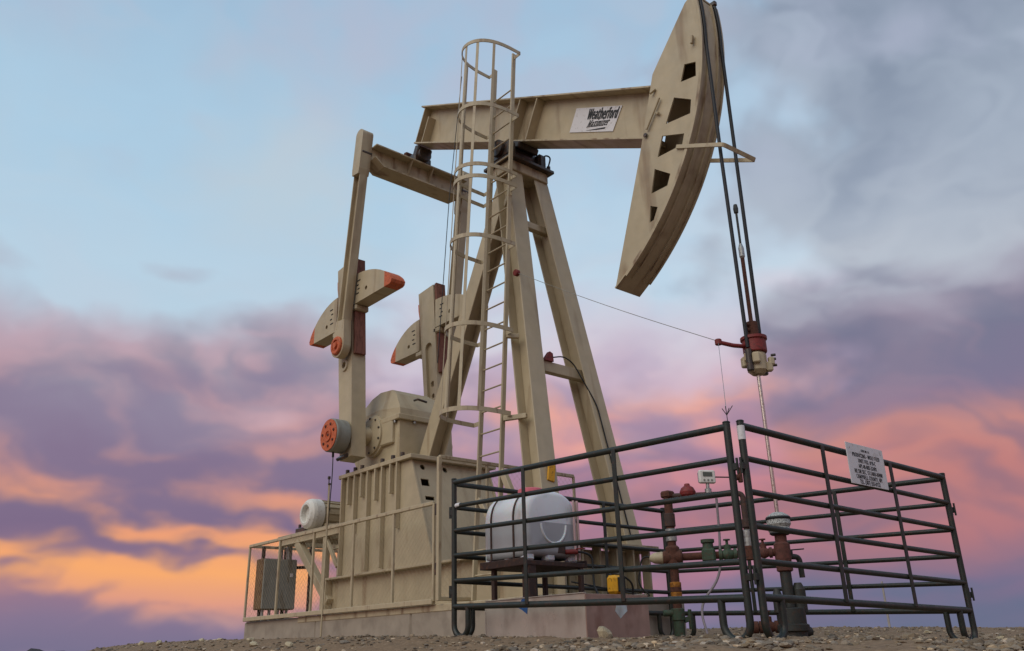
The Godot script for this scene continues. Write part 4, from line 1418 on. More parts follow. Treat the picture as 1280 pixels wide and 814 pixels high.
func build_motor(t: Node3D) -> void:
	var p := assembly(t, "motor_platform")
	for w in [-0.72, 0.25]:
		var st := mk()
		ibeam(st, V(-9.0, 1.76, w), V(-7.0, 1.76, w), 0.12, 0.16, 0.012, 0.014)
		part(p, "side_beam", st, M.tan_paint)
	for x in [-8.9, -8.3, -7.6, -7.1]:
		var st := mk()
		bar(st, V(x, 1.75, -0.65), V(x, 1.75, 0.18), 0.10, 0.12)
		part(p, "cross_beam", st, M.tan_paint)
	for w in [-0.72, 0.25]:
		var st := mk()
		bar(st, V(-8.35, 1.69, w), V(-7.25, 0.70, w), 0.11, 0.13)
		part(p, "brace", st, M.tan_paint)
		st = mk()
		bar(st, V(-7.42, 0.50, w), V(-7.42, 1.68, w), 0.09, 0.09, Vector3.RIGHT)
		part(p, "leg", st, M.tan_paint)
		st = mk()
		bar(st, V(-7.05, 1.20, w), V(-7.40, 1.62, w), 0.05, 0.06)
		part(p, "brace", st, M.tan_paint)
	var st4 := mk()
	box(st4, V(-8.08, 1.865, -0.26), Vector3(0.62, 0.05, 0.66), 0.006)
	part(p, "slide_rail", st4, M.tan_worn)
	st4 = mk()
	box(st4, V(-8.55, 1.90, -0.55), Vector3(0.34, 0.12, 0.12), 0.01)
	part(p, "adjuster", st4, M.greasy_iron)
	for x in [-8.68, -8.48]:
		st4 = mk()
		disc(st4, V(x, 1.92, -0.55), V(x, 2.03, -0.55), 0.025, 10)
		part(p, "adjuster_bolt", st4, M.greasy_iron)
	var m := assembly(t, "electric_motor", "tan motor with a white rounded fan cowl")
	var c := V(-8.12, 2.12, 0.08)
	var st5 := mk()
	lathe(st5, c + V(0, 0, -0.62), V(0, 0, 1), [Vector2(0, 0), Vector2(0.215, 0), Vector2(0.225, 0.02), Vector2(0.225, 0.56), Vector2(0.19, 0.60), Vector2(0.06, 0.62), Vector2(0.06, 0.74), Vector2(0, 0.74)], 32)
	part(m, "body", st5, M.tan_paint)
	for k in 14:
		var an := TAU * k / 14.0
		st5 = mk()
		box(st5, c + V(cos(an) * 0.232, sin(an) * 0.232, -0.33), Vector3(0.022, 0.012, 0.50), 0.002, Basis(Vector3(0, 0, 1), an))
		part(m, "fin", st5, M.tan_paint)
	st5 = mk()
	lathe(st5, c + V(0, 0, -0.60), V(0, 0, -1), [Vector2(0.245, 0), Vector2(0.25, 0.01), Vector2(0.25, 0.14), Vector2(0.235, 0.19), Vector2(0.185, 0.235), Vector2(0.15, 0.24), Vector2(0.14, 0.23), Vector2(0.135, 0.16), Vector2(0, 0.16)], 32)
	part(m, "fan_cowl", st5, M.white_paint, "white rounded fan cowl")
	for x in [-0.17, 0.17]:
		st5 = mk()
		box(st5, c + V(x, -0.20, -0.33), Vector3(0.10, 0.10, 0.50), 0.01)
		part(m, "foot", st5, M.tan_paint)
	st5 = mk()
	disc(st5, c + V(0.0, 0.0, 0.14), c + V(0, 0, 0.30), 0.17, 28)
	part(m, "sheave", st5, M.greasy_iron)
	st5 = mk()
	rod(st5, c + V(0, 0, 0.10), c + V(0, 0, 0.31), 0.05, 12)
	part(m, "shaft", st5, M.greasy_iron)
	st5 = mk()
	rod(st5, c + V(0.34, 0.12, -0.62), c + V(0.34, 0.55, -0.62), 0.01, 6)
	disc(st5, c + V(0.34, 0.53, -0.62), c + V(0.34, 0.58, -0.62), 0.025, 8)
	bar(st5, c + V(0.34, 0.13, -0.62), c + V(0.2, 0.06, -0.5), 0.02, 0.02)
	part(m, "lifting_rod", st5, M.greasy_iron)
# ------------------------------------------------------------------ ropes, rod and wellhead
func build_bridle() -> void:
	var t := thing("rope_bridle", "two black wire ropes hanging from the horse head to the red carrier bar", "wire ropes", V(0, 2.8, 0))
	var top := deg_to_rad(6.0)
	for w in [-0.155, 0.155]:
		var pts := PackedVector3Array()
		var lo := signf(w) * 0.125
		pts.append(V(0.03, 2.80, lo))
		pts.append(V(0.03, 5.0, lerpf(lo, w, 0.75)))
		for i in 15:
			var an := lerpf(deg_to_rad(-4.0), top, i / 14.0)
			pts.append(arc_pt(an, REACH + 0.034, w))
		pts.append(V(0.0, 7.36, w))
		var st := mk()
		tube(st, pts, 0.021, 10)
		part(t, "rope", st, M.wire_rope)
	var st2 := mk()
	lathe(st2, V(0.03, 2.76, 0), Vector3.UP, [Vector2(0, 0), Vector2(0.115, 0), Vector2(0.12, 0.01), Vector2(0.12, 0.13), Vector2(0.135, 0.14), Vector2(0.135, 0.17), Vector2(0.10, 0.18), Vector2(0, 0.18)], 24)
	part(t, "carrier_bar", st2, M.red_paint, "red carrier bar")
	st2 = mk()
	tube(st2, bend([V(0.0, 2.83, -0.05), V(-0.06, 2.82, -0.24), V(-0.13, 2.845, -0.37)], 0.02), 0.022, 10)
	disc(st2, V(-0.14, 2.82, -0.38), V(-0.14, 2.88, -0.38), 0.035, 12)
	part(t, "cable_arm", st2, M.red_paint)
	st2 = mk()
	disc(st2, V(0.03, 2.94, 0), V(0.03, 3.10, 0), 0.062, 18)
	disc(st2, V(0.03, 3.00, -0.05), V(0.03, 3.00, -0.10), 0.02, 8)
	disc(st2, V(0.03, 3.06, -0.05), V(0.03, 3.06, -0.10), 0.02, 8)
	part(t, "rod_clamp", st2, M.rust)
	# load cell block under the bar
	st2 = mk()
	lathe(st2, V(0.03, 2.53, 0), Vector3.UP, [Vector2(0, 0), Vector2(0.06, 0), Vector2(0.10, 0.04), Vector2(0.105, 0.20), Vector2(0.09, 0.23), Vector2(0, 0.23)], 20)
	part(t, "load_cell", st2, M.tan_worn)
	for q in [[-0.07, 2.66, -0.10, 0.05], [0.10, 2.60, 0.06, 0.045], [-0.02, 2.70, -0.125, 0.04], [0.06, 2.68, -0.09, 0.05], [0.12, 2.66, 0.08, 0.04], [0.0, 2.58, -0.09, 0.035]]:
		st2 = mk()
		box(st2, V(q[0] + 0.03, q[1], q[2]), Vector3(q[3] * 1.5, q[3] * 2.2, q[3] * 1.4), 0.012, Basis(Vector3(0, 1, 0), q[0] * 9.0))
		part(t, "clamp_lug", st2, M.tan_worn)
	for s in [-1.0, 1.0]:
		st2 = mk()
		disc(st2, V(0.03, 2.55, s * 0.125), V(0.03, 2.78, s * 0.125), 0.036, 12)
		part(t, "rope_socket", st2, M.greasy_iron)
	bolts(t, [V(0.14, 2.62, 0.10), V(0.15, 2.68, 0.08), V(0.14, 2.73, 0.10)], Vector3(1, 0, -0.6), 0.014, 0.05)

	var r := thing("polished_rod", "bright polished steel rod rising through the carrier bar into the sky", "rod", V(0.03, 1.1, 0))
	st2 = mk()
	rod(st2, V(0.03, 1.0, 0), V(0.03, 2.54, 0), 0.019, 14)
	part(r, "lower_rod", st2, M.bright_rod)
	st2 = mk()
	rod(st2, V(0.03, 3.09, 0), V(0.03, 3.86, 0), 0.021, 12)
	part(r, "upper_rod", st2, M.rust)
	st2 = mk()
	lathe(st2, V(0.03, 3.84, 0), Vector3.UP, [Vector2(0.021, 0), Vector2(0.03, 0.02), Vector2(0.03, 0.12), Vector2(0.016, 0.17), Vector2(0, 0.17)], 14)
	part(r, "coupling", st2, M.galvanised)
	st2 = mk()
	rod(st2, V(0.03, 3.99, 0), V(0.03, 4.40, 0), 0.013, 10)
	lathe(st2, V(0.03, 4.38, 0), Vector3.UP, [Vector2(0, 0), Vector2(0.024, 0.01), Vector2(0.028, 0.06), Vector2(0.02, 0.11), Vector2(0, 0.12)], 12)
	part(r, "top_rod", st2, M.dark_casing)

	# signal wires
	var w1 := thing("signal_wire", "thin wire strung from the front leg to the red carrier arm", "wire", leg_at(4.62, -1.0))
	st2 = mk()
	var p0 := leg_at(4.62, -1.0) + V(0.13, 0.0, -0.16)
	var p1 := V(-0.14, 2.86, -0.38)
	var pts2 := PackedVector3Array()
	for i in 13:
		var f := i / 12.0
		pts2.append(p0.lerp(p1, f) + Vector3(0, -0.03 * sin(PI * f), 0))
	tube(st2, pts2, 0.004, 6)
	part(w1, "strand", st2, M.cabinet_grey)
	var w2 := thing("dangling_wire", "thin loose wire hanging from the red carrier arm to the fence corner", "wire", p1)
	st2 = mk()
	var tip := V(1.13, 1.52, -2.25)
	tube(st2, PackedVector3Array([p1, p1.lerp(tip, 0.35) + Vector3(0, -0.16, 0), p1.lerp(tip, 0.7) + Vector3(0, -0.14, 0), tip + Vector3(0, -0.04, 0)]), 0.0025, 5)
	part(w2, "strand", st2, M.galvanised)
	st2 = mk()
	for k in 4:
		rod(st2, tip + Vector3(0, 0.0, 0), tip + Vector3(-0.02 + 0.02 * k, 0.05 + 0.015 * (k % 2), 0.02 - 0.015 * k), 0.003, 5)
	rod(st2, tip + Vector3(0, -0.10, 0), tip, 0.003, 5)
	part(w2, "twisted_end", st2, M.wire_rope)

func valve(t: Node3D, c: Vector3, dir: Vector3, m: Material, k := 1.0) -> void:
	var st := mk()
	lathe(st, c - dir * 0.085 * k, dir, [Vector2(0, 0), Vector2(0.055 * k, 0), Vector2(0.055 * k, 0.03 * k), Vector2(0.04 * k, 0.035 * k), Vector2(0.062 * k, 0.085 * k), Vector2(0.04 * k, 0.135 * k), Vector2(0.055 * k, 0.14 * k), Vector2(0.055 * k, 0.17 * k), Vector2(0, 0.17 * k)], 18)
	part(t, "valve_body", st, m)
	st = mk()
	lathe(st, c + Vector3(0, 0.04 * k, 0), Vector3.UP, [Vector2(0.034 * k, 0), Vector2(0.034 * k, 0.05 * k), Vector2(0.014 * k, 0.055 * k), Vector2(0.014 * k, 0.09 * k), Vector2(0.034 * k, 0.092 * k), Vector2(0.034 * k, 0.104 * k), Vector2(0, 0.104 * k)], 10)
	part(t, "valve_stem", st, m)

func build_well() -> void:
	var g := gy(Vector3.ZERO)
	var t := thing("wellhead", "dark wellhead stack with rusty red tee and a white wrapped stuffing box", "wellhead", V(0, g, 0))
	var x := 0.03
	var st := mk()
	lathe(st, V(x, g - 0.05, 0), Vector3.UP, [Vector2(0, 0), Vector2(0.125, 0), Vector2(0.125, 0.10), Vector2(0.15, 0.11), Vector2(0.15, 0.16), Vector2(0.13, 0.17), Vector2(0.13, 0.30), Vector2(0.115, 0.31), Vector2(0, 0.31)], 28)
	part(t, "casing_head", st, M.dark_casing)
	st = mk()
	disc(st, V(x, 0.28, 0), V(x, 0.62, 0), 0.052, 18)
	part(t, "tubing", st, M.dark_casing)
	for q in [[-0.06, -0.09, 0.45, 0.045], [0.06, 0.085, 0.50, 0.06]]:
		st = mk()
		lathe(st, V(x + q[0], 0.24, q[1]), Vector3.UP, [Vector2(q[3], 0), Vector2(q[3], q[2] - 0.30), Vector2(q[3] * 0.7, q[2] - 0.26), Vector2(q[3] * 0.55, q[2] - 0.24), Vector2(0, q[2] - 0.24)], 16)
		part(t, "casing_outlet", st, M.dark_casing)
	st = mk()
	disc(st, V(x, 0.07, 0.13), V(x + 0.03, 0.07, 0.24), 0.045, 16)
	part(t, "bull_plug", st, M.dark_casing)
	st = mk()
	lathe(st, V(x, 0.60, 0), Vector3.UP, [Vector2(0.06, 0), Vector2(0.075, 0.01), Vector2(0.075, 0.05), Vector2(0.065, 0.06), Vector2(0.075, 0.12), Vector2(0.075, 0.25), Vector2(0.055, 0.27), Vector2(0.055, 0.33), Vector2(0.085, 0.39), Vector2(0, 0.39)], 22)
	part(t, "pumping_tee", st, M.rust_red)
	st = mk()
	lathe(st, V(x, 0.945, 0), Vector3.UP, [Vector2(0, 0), Vector2(0.085, 0.0), Vector2(0.105, 0.03), Vector2(0.095, 0.06), Vector2(0.112, 0.09), Vector2(0.108, 0.135)], 20)
	part(t, "lower_wrap", st, M.dirty_wrap, "white wrap round the stuffing box")
	st = mk()
	lathe(st, V(x, 1.078, 0), Vector3.UP, [Vector2(0.113, 0), Vector2(0.118, 0.012), Vector2(0.112, 0.026)], 20)
	lathe(st, V(x, 0.935, 0), Vector3.UP, [Vector2(0.08, 0), Vector2(0.098, 0.014), Vector2(0.09, 0.03)], 20)
	part(t, "strap", st, M.black_rubber)
	st = mk()
	lathe(st, V(x, 1.10, 0), Vector3.UP, [Vector2(0.11, 0), Vector2(0.10, 0.015), Vector2(0.05, 0.045), Vector2(0.022, 0.05), Vector2(0, 0.05)], 20)
	part(t, "upper_wrap", st, M.dirty_wrap)
	# lever valve towards the fence corner's far side
	st = mk()
	tube(st, bend([V(x, 0.74, 0.06), V(x + 0.05, 0.74, 0.19), V(x + 0.05, 0.55, 0.20)], 0.05), 0.026, 12)
	part(t, "bleed_pipe", st, M.dark_casing)
	st = mk()
	bar(st, V(x + 0.03, 0.80, 0.10), V(x + 0.06, 0.815, 0.27), 0.025, 0.012)
	rod(st, V(x + 0.03, 0.74, 0.10), V(x + 0.03, 0.80, 0.10), 0.014, 8)
	part(t, "lever", st, M.dark_casing)
	# low side valve
	var f := V(-0.55, 0, -0.42).normalized()
	st = mk()
	rod(st, V(x, 0.12, 0), V(x, 0.12, 0) + f * 0.34, 0.034, 14)
	disc(st, V(x, 0.12, 0) + f * 0.30, V(x, 0.12, 0) + f * 0.40, 0.055, 14)
	part(t, "side_outlet", st, M.rust)
	valve(t, V(x, 0.12, 0) + f * 0.21, f, M.rust)

	# flowline: a horizontal run from the tee to a riser, and a bypass above it
	var dir := V(-0.81, 0, -0.58).normalized()
	var tee := V(x, 0.78, 0)
	var e := V(-0.81, 0.78, -0.58)
	var l := thing("flowline", "rusty flowline with green valves running from wellhead to brass-collared riser", "pipework", e)
	st = mk()
	rod(st, tee + dir * 0.07, e, 0.036, 14)
	part(l, "pipe", st, M.rust)
	valve(l, tee + dir * 0.17, dir, M.rust_red, 0.9)
	valve(l, tee + dir * 0.50, dir, M.green_paint, 1.0)
	st = mk()
	var cv := tee + dir * 0.68
	box(st, cv, Vector3(0.13, 0.13, 0.13), 0.02, along(cv, cv + dir, Vector3.UP))
	lathe(st, cv + Vector3(0, 0.05, 0), Vector3.UP, [Vector2(0.055, 0), Vector2(0.05, 0.06), Vector2(0.065, 0.07), Vector2(0.065, 0.10), Vector2(0, 0.10)], 12)
	part(l, "check_valve", st, M.green_paint)
	st = mk()
	lathe(st, e - dir * 0.09, dir, [Vector2(0.06, 0), Vector2(0.07, 0.02), Vector2(0.07, 0.16), Vector2(0.06, 0.18), Vector2(0.04, 0.20)], 18)
	lathe(st, e - Vector3(0, 0.11, 0), Vector3.UP, [Vector2(0.05, 0), Vector2(0.068, 0.02), Vector2(0.068, 0.20), Vector2(0.05, 0.22)], 18)
	part(l, "tee", st, M.rust)
	st = mk()
	lathe(st, e + dir * 0.08, dir, [Vector2(0.05, 0), Vector2(0.06, 0.02), Vector2(0.052, 0.10), Vector2(0.03, 0.14), Vector2(0, 0.15)], 18)
	part(l, "bull_plug", st, M.tan_worn)
	var rg := gy(e)
	st = mk()
	rod(st, Vector3(e.x, rg - 0.1, e.z), Vector3(e.x, 1.40, e.z), 0.042, 16)
	part(l, "riser", st, M.rust)
	st = mk()
	disc(st, Vector3(e.x, 0.20, e.z), Vector3(e.x, 0.31, e.z), 0.062, 16)
	disc(st, Vector3(e.x, 0.05, e.z), Vector3(e.x, 0.22, e.z), 0.052, 16)
	bar(st, Vector3(e.x, 0.20, e.z) + right_dir * 0.05, Vector3(e.x, 0.22, e.z) + right_dir * 0.11, 0.03, 0.05)
	bar(st, Vector3(e.x, 0.12, e.z) + right_dir * 0.11, Vector3(e.x, 0.30, e.z) + right_dir * 0.11, 0.03, 0.03)
	disc(st, Vector3(e.x, 0.27, e.z), Vector3(e.x, 0.27, e.z) - right_dir * 0.14, 0.03, 12)
	part(l, "ground_valve", st, M.green_paint, "green valve at the foot of the riser")
	for q in [[0.40, 0.46, "brass"], [0.50, 0.55, "brass"], [0.455, 0.505, "rust"], [0.93, 1.05, "galvanised"], [1.07, 1.20, "brown_steel"]]:
		st = mk()
		disc(st, Vector3(e.x, q[0], e.z), Vector3(e.x, q[1], e.z), 0.054, 18)
		part(l, "collar", st, M[q[2]])
	# bypass
	var s2 := tee + dir * 0.30
	var hy := 1.35
	st = mk()
	tube(st, bend([Vector3(e.x, 1.38, e.z), Vector3(e.x, hy + 0.02, e.z) - dir * 0.02, Vector3(s2.x, hy, s2.z), Vector3(s2.x, 1.2, s2.z)], 0.05), 0.026, 12)
	part(l, "bypass_pipe", st, M.brown_steel)
	st = mk()
	rod(st, Vector3(s2.x, 0.78, s2.z), Vector3(s2.x, 1.24, s2.z), 0.03, 12)
	disc(st, Vector3(s2.x, 1.02, s2.z), Vector3(s2.x, 1.10, s2.z), 0.045, 14)
	part(l, "bypass_riser", st, M.brown_steel)
	st = mk()
	disc(st, Vector3(s2.x, 0.84, s2.z), Vector3(s2.x, 1.0, s2.z), 0.046, 16)
	part(l, "strainer", st, M.galvanised)
	st = mk()
	disc(st, Vector3(s2.x, 0.72, s2.z), Vector3(s2.x, 0.85, s2.z), 0.055, 16)
	part(l, "bypass_tee", st, M.rust)
	st = mk()
	box(st, Vector3(e.x, 1.385, e.z), Vector3(0.11, 0.07, 0.11), 0.02)
	part(l, "elbow", st, M.rust)
	var k0 := Vector3(e.x, hy, e.z) - dir * 0.20
	st = mk()
	lathe(st, k0 + Vector3(0, -0.01, 0), Vector3.UP, [Vector2(0.05, 0), Vector2(0.075, 0.03), Vector2(0.08, 0.06), Vector2(0.06, 0.10), Vector2(0.03, 0.12), Vector2(0.025, 0.14), Vector2(0, 0.14)], 16)
	part(l, "pressure_switch", st, M.red_paint, "red domed pressure switch")
	# digital gauge on a short stem
	var gpos := Vector3(e.x, hy, e.z) - dir * 0.40
	st = mk()
	disc(st, gpos, gpos + Vector3(0, 0.12, 0), 0.018, 10)
	disc(st, gpos + Vector3(0, 0.02, 0), gpos + Vector3(0, 0.07, 0), 0.034, 10)
	part(l, "gauge_stem", st, M.galvanised)
	# gauge is a thing of its own: it screws off
	var gt := thing("digital_gauge", "small white digital gauge with grey screen standing on the bypass pipe", "gauge", gpos + Vector3(0, 0.12, 0))
	var look := (V(1.0, 0, -0.55)).normalized()
	var gb := Basis(Vector3.UP.cross(look).normalized(), Vector3.UP, look)
	var gc := gpos + Vector3(0, 0.185, 0)
	st = mk()
	box(st, gc, Vector3(0.17, 0.13, 0.05), 0.018, gb)
	part(gt, "case", st, M.white_paint)
	st = mk()
	box(st, gc - look * 0.035, Vector3(0.15, 0.11, 0.04), 0.018, gb)
	part(gt, "back_shell", st, M.gauge_blue)
	st = mk()
	box(st, gc + look * 0.025 + Vector3(0, 0.022, 0), Vector3(0.10, 0.045, 0.006), 0.002, gb)
	part(gt, "screen", st, M.lcd)
	for k in 3:
		st = mk()
		disc(st, gc + gb.x * (-0.04 + 0.04 * k) - Vector3(0, 0.035, 0) + look * 0.022, gc + gb.x * (-0.04 + 0.04 * k) - Vector3(0, 0.035, 0) + look * 0.029, 0.011, 10, 0.001)
		part(gt, "button", st, M.cabinet_grey)
	st = mk()
	tube(st, bend([gc + gb.x * 0.08, gc + gb.x * 0.25, gc + gb.x * 0.32 + Vector3(0, 0.02, 0)], 0.02), 0.007, 6)
	part(gt, "tubing", st, M.dark_casing)
	st = mk()
	disc(st, gc + gb.x * 0.30, gc + gb.x * 0.34, 0.03, 10)
	disc(st, gc + gb.x * 0.36 - Vector3(0, 0.05, 0), gc + gb.x * 0.36 + Vector3(0, 0.06, 0), 0.025, 10)
	disc(st, gc + gb.x * 0.36 + Vector3(0, 0.06, 0), gc + gb.x * 0.36 + Vector3(0, 0.10, 0), 0.012, 8)
	part(gt, "needle_valve", st, M.rust)
	# hoses
	var h := thing("grey_hose", "grey flexible hose hanging from the bypass pipe down to the ground", "hose", gpos)
	st = mk()
	var hp := Vector3(e.x, hy - 0.03, e.z) - dir * 0.47
	var hb := G(0, 0)
	hb = e - dir * 0.30 + V(0.1, 0, -0.2)
	hb.y = gy(hb)
	tube(st, bend([hp, hp + Vector3(0, -0.35, 0) + V(-0.01, 0, 0), hp + Vector3(-0.02, -0.75, 0.04), e - dir * 0.26 + Vector3(0, -0.45, 0.1), hb], 0.25), 0.012, 8)
	part(h, "tube", st, M.hose_grey)
	var c := thing("black_cable", "thin black cable looping from the skid end to the riser's plug", "cable", e)
	st = mk()
	tube(st, bend([e + dir * 0.16, e + dir * 0.30 + Vector3(0, 0.03, 0), e + dir * 0.36 + Vector3(0, -0.25, 0), e + dir * 0.22 + Vector3(0, -0.36, 0), e + dir * 0.5 + Vector3(0, -0.30, 0), V(-1.9, 0.62, -0.9)], 0.10), 0.009, 6)
	part(c, "strand", st, M.black_rubber)

# ------------------------------------------------------------------ pen round the well
func fence_panel(p0: Vector3, p1: Vector3, label: String, sticker := -1) -> Node3D:
	var H := 1.48
	var t := thing("fence_panel", label, "fence panel", p0, "dark green pipe panels round the well")
	var dir := (p1 - p0)
	dir.y = 0
	var L := dir.length()
	dir = dir.normalized()
	var y := func(s: float) -> float: return lerpf(p0.y, p1.y, s / L)
	var at := func(s: float, h: float) -> Vector3: return Vector3(p0.x, 0, p0.z) + dir * s + Vector3(0, y.call(s) + h, 0)
	var r := 0.026
	for e in [0, 1]:
		# post bends round at the bottom into a foot and comes back up to the lowest rail
		var s0: float = 0.0 if e == 0 else L
		var s1: float = 0.21 if e == 0 else L - 0.21
		var pts := PackedVector3Array([at.call(s0, H), at.call(s0, 0.14)])
		for i in 13:
			var an := PI + PI * i / 12.0
			var f := (1.0 - cos(an - PI)) * 0.5
			pts.append(at.call(lerpf(s0, s1, f), 0.13 - sin(an - PI) * 0.105))
		pts.append(at.call(s1, 0.29))
		var st := mk()
		tube(st, pts, r, 12)
		part(t, "post", st, M.fence_green)
		st = mk()
		disc(st, at.call(s0, H - 0.004), at.call(s0, H + 0.012), r + 0.003, 12)
		part(t, "cap", st, M.fence_green)
		for hh in [0.42, 1.16]:
			st = mk()
			var c: Vector3 = at.call(s0, hh)
			bar(st, c, c - dir * (0.055 if e == 0 else -0.055), 0.03, 0.05)
			rod(st, c - dir * (0.05 if e == 0 else -0.05) - Vector3(0, 0.05, 0), c - dir * (0.05 if e == 0 else -0.05) + Vector3(0, 0.06, 0), 0.009, 8)
			part(t, "pin_lug", st, M.fence_green)
	for k in 6:
		var hh := 0.29 + k * 0.2325
		var st := mk()
		rod(st, at.call(0.0, hh), at.call(L, hh), r if k in [0, 5] else 0.0215, 12)
		part(t, "rail", st, M.fence_green)
	for f in [0.327, 0.667]:
		var st := mk()
		var a: Vector3 = at.call(L * f, 0.29)
		var b: Vector3 = at.call(L * f, H - 0.03)
		var side := dir.cross(Vector3.UP)
		# stay stands on the outer side of the rails
		var off := side * (0.028 if side.dot(CAM - (p0 + p1) * 0.5) > 0.0 else -0.028)
		bar(st, a + off, b + off, 0.042, 0.014, side, 0.003)
		part(t, "stay", st, M.fence_green)
	if sticker >= 0:
		var st := mk()
		var out := dir.cross(Vector3.UP)
		if out.dot(CAM - p0) < 0.0: out = -out
		if sticker == 0:
			var c: Vector3 = at.call(0.035, 1.222)
			lathe(st, c, dir, [Vector2(0.0222, 0), Vector2(0.0232, 0.001), Vector2(0.0232, 0.07), Vector2(0.0222, 0.071)], 14)
		else:
			var c: Vector3 = at.call(0.0, H - 0.13)
			lathe(st, c, Vector3.UP, [Vector2(0.0268, 0), Vector2(0.0275, 0.001), Vector2(0.0275, 0.10), Vector2(0.0268, 0.101)], 14)
		part(t, "sticker", st, M.sign_white)
	return t

func build_fence() -> void:
	var L := V(-2.092, 0.084, -2.267)
	var Cl := V(1.125, -0.02, -2.262)
	var Cr := V(1.205, -0.02, -2.21)
	var R := V(1.284, -0.085, 0.813)
	var B := V(-1.986, 0.03, 0.81)
	# each back panel's end post stands right behind the front panel's
	var behind := func(p: Vector3) -> Vector3:
		var q := p - CAM
		q.y = 0.0
		return q.normalized() * 0.075
	fence_panel(L, Cl, "dark green six-rail pipe panel in front of the white tank", 0)
	fence_panel(Cr, R, "dark green six-rail pipe panel carrying the white notice", 1)
	fence_panel(L + behind.call(L), B + V(0, 0, -0.04), "dark green six-rail pipe panel between the tank and the pumping unit")
	fence_panel(B + V(0.04, 0, 0.02), R + behind.call(R), "dark green six-rail pipe panel on the open plain side of the wellhead")
	# notice hung on the outer side of the panel
	var n := thing("notice_board", "white notice with lines of black lettering wired to the green fence", "sign", V(1.32, 1.15, -0.63))
	var x := 1.30
	var cen := V(x, 1.305, -0.63)
	var st := mk()
	box(st, cen, Vector3(0.006, 0.33, 0.60), 0.002)
	part(n, "board", st, M.sign_white)
	var bs := Basis(Vector3(0, 0, -1), Vector3.UP, Vector3(1, 0, 0))
	var lines := [["STATE NO. 1-C", 0.026, 0.118], ["PRODUCING - WOLF FEED", 0.046, 0.075], ["UNIT FED. #10-C", 0.046, 0.030], ["API 49-005-32491", 0.046, -0.014], ["NE SW SEC. 17-T48N-R69W", 0.046, -0.058], ["CAMPBELL COUNTY, WY", 0.046, -0.100], ["TEL. (307) 555-0132", 0.046, -0.140]]
	for l in lines:
		lettering(n, l[0], l[1], M.ink, Transform3D(bs, cen + Vector3(0.0035, l[2], 0)), 0.80)
	for w in [-0.88, -0.38]:
		st = mk()
		rod(st, V(x - 0.02, 1.43, w), V(x + 0.006, 1.43, w), 0.006, 6)
		part(n, "tie", st, M.galvanised)

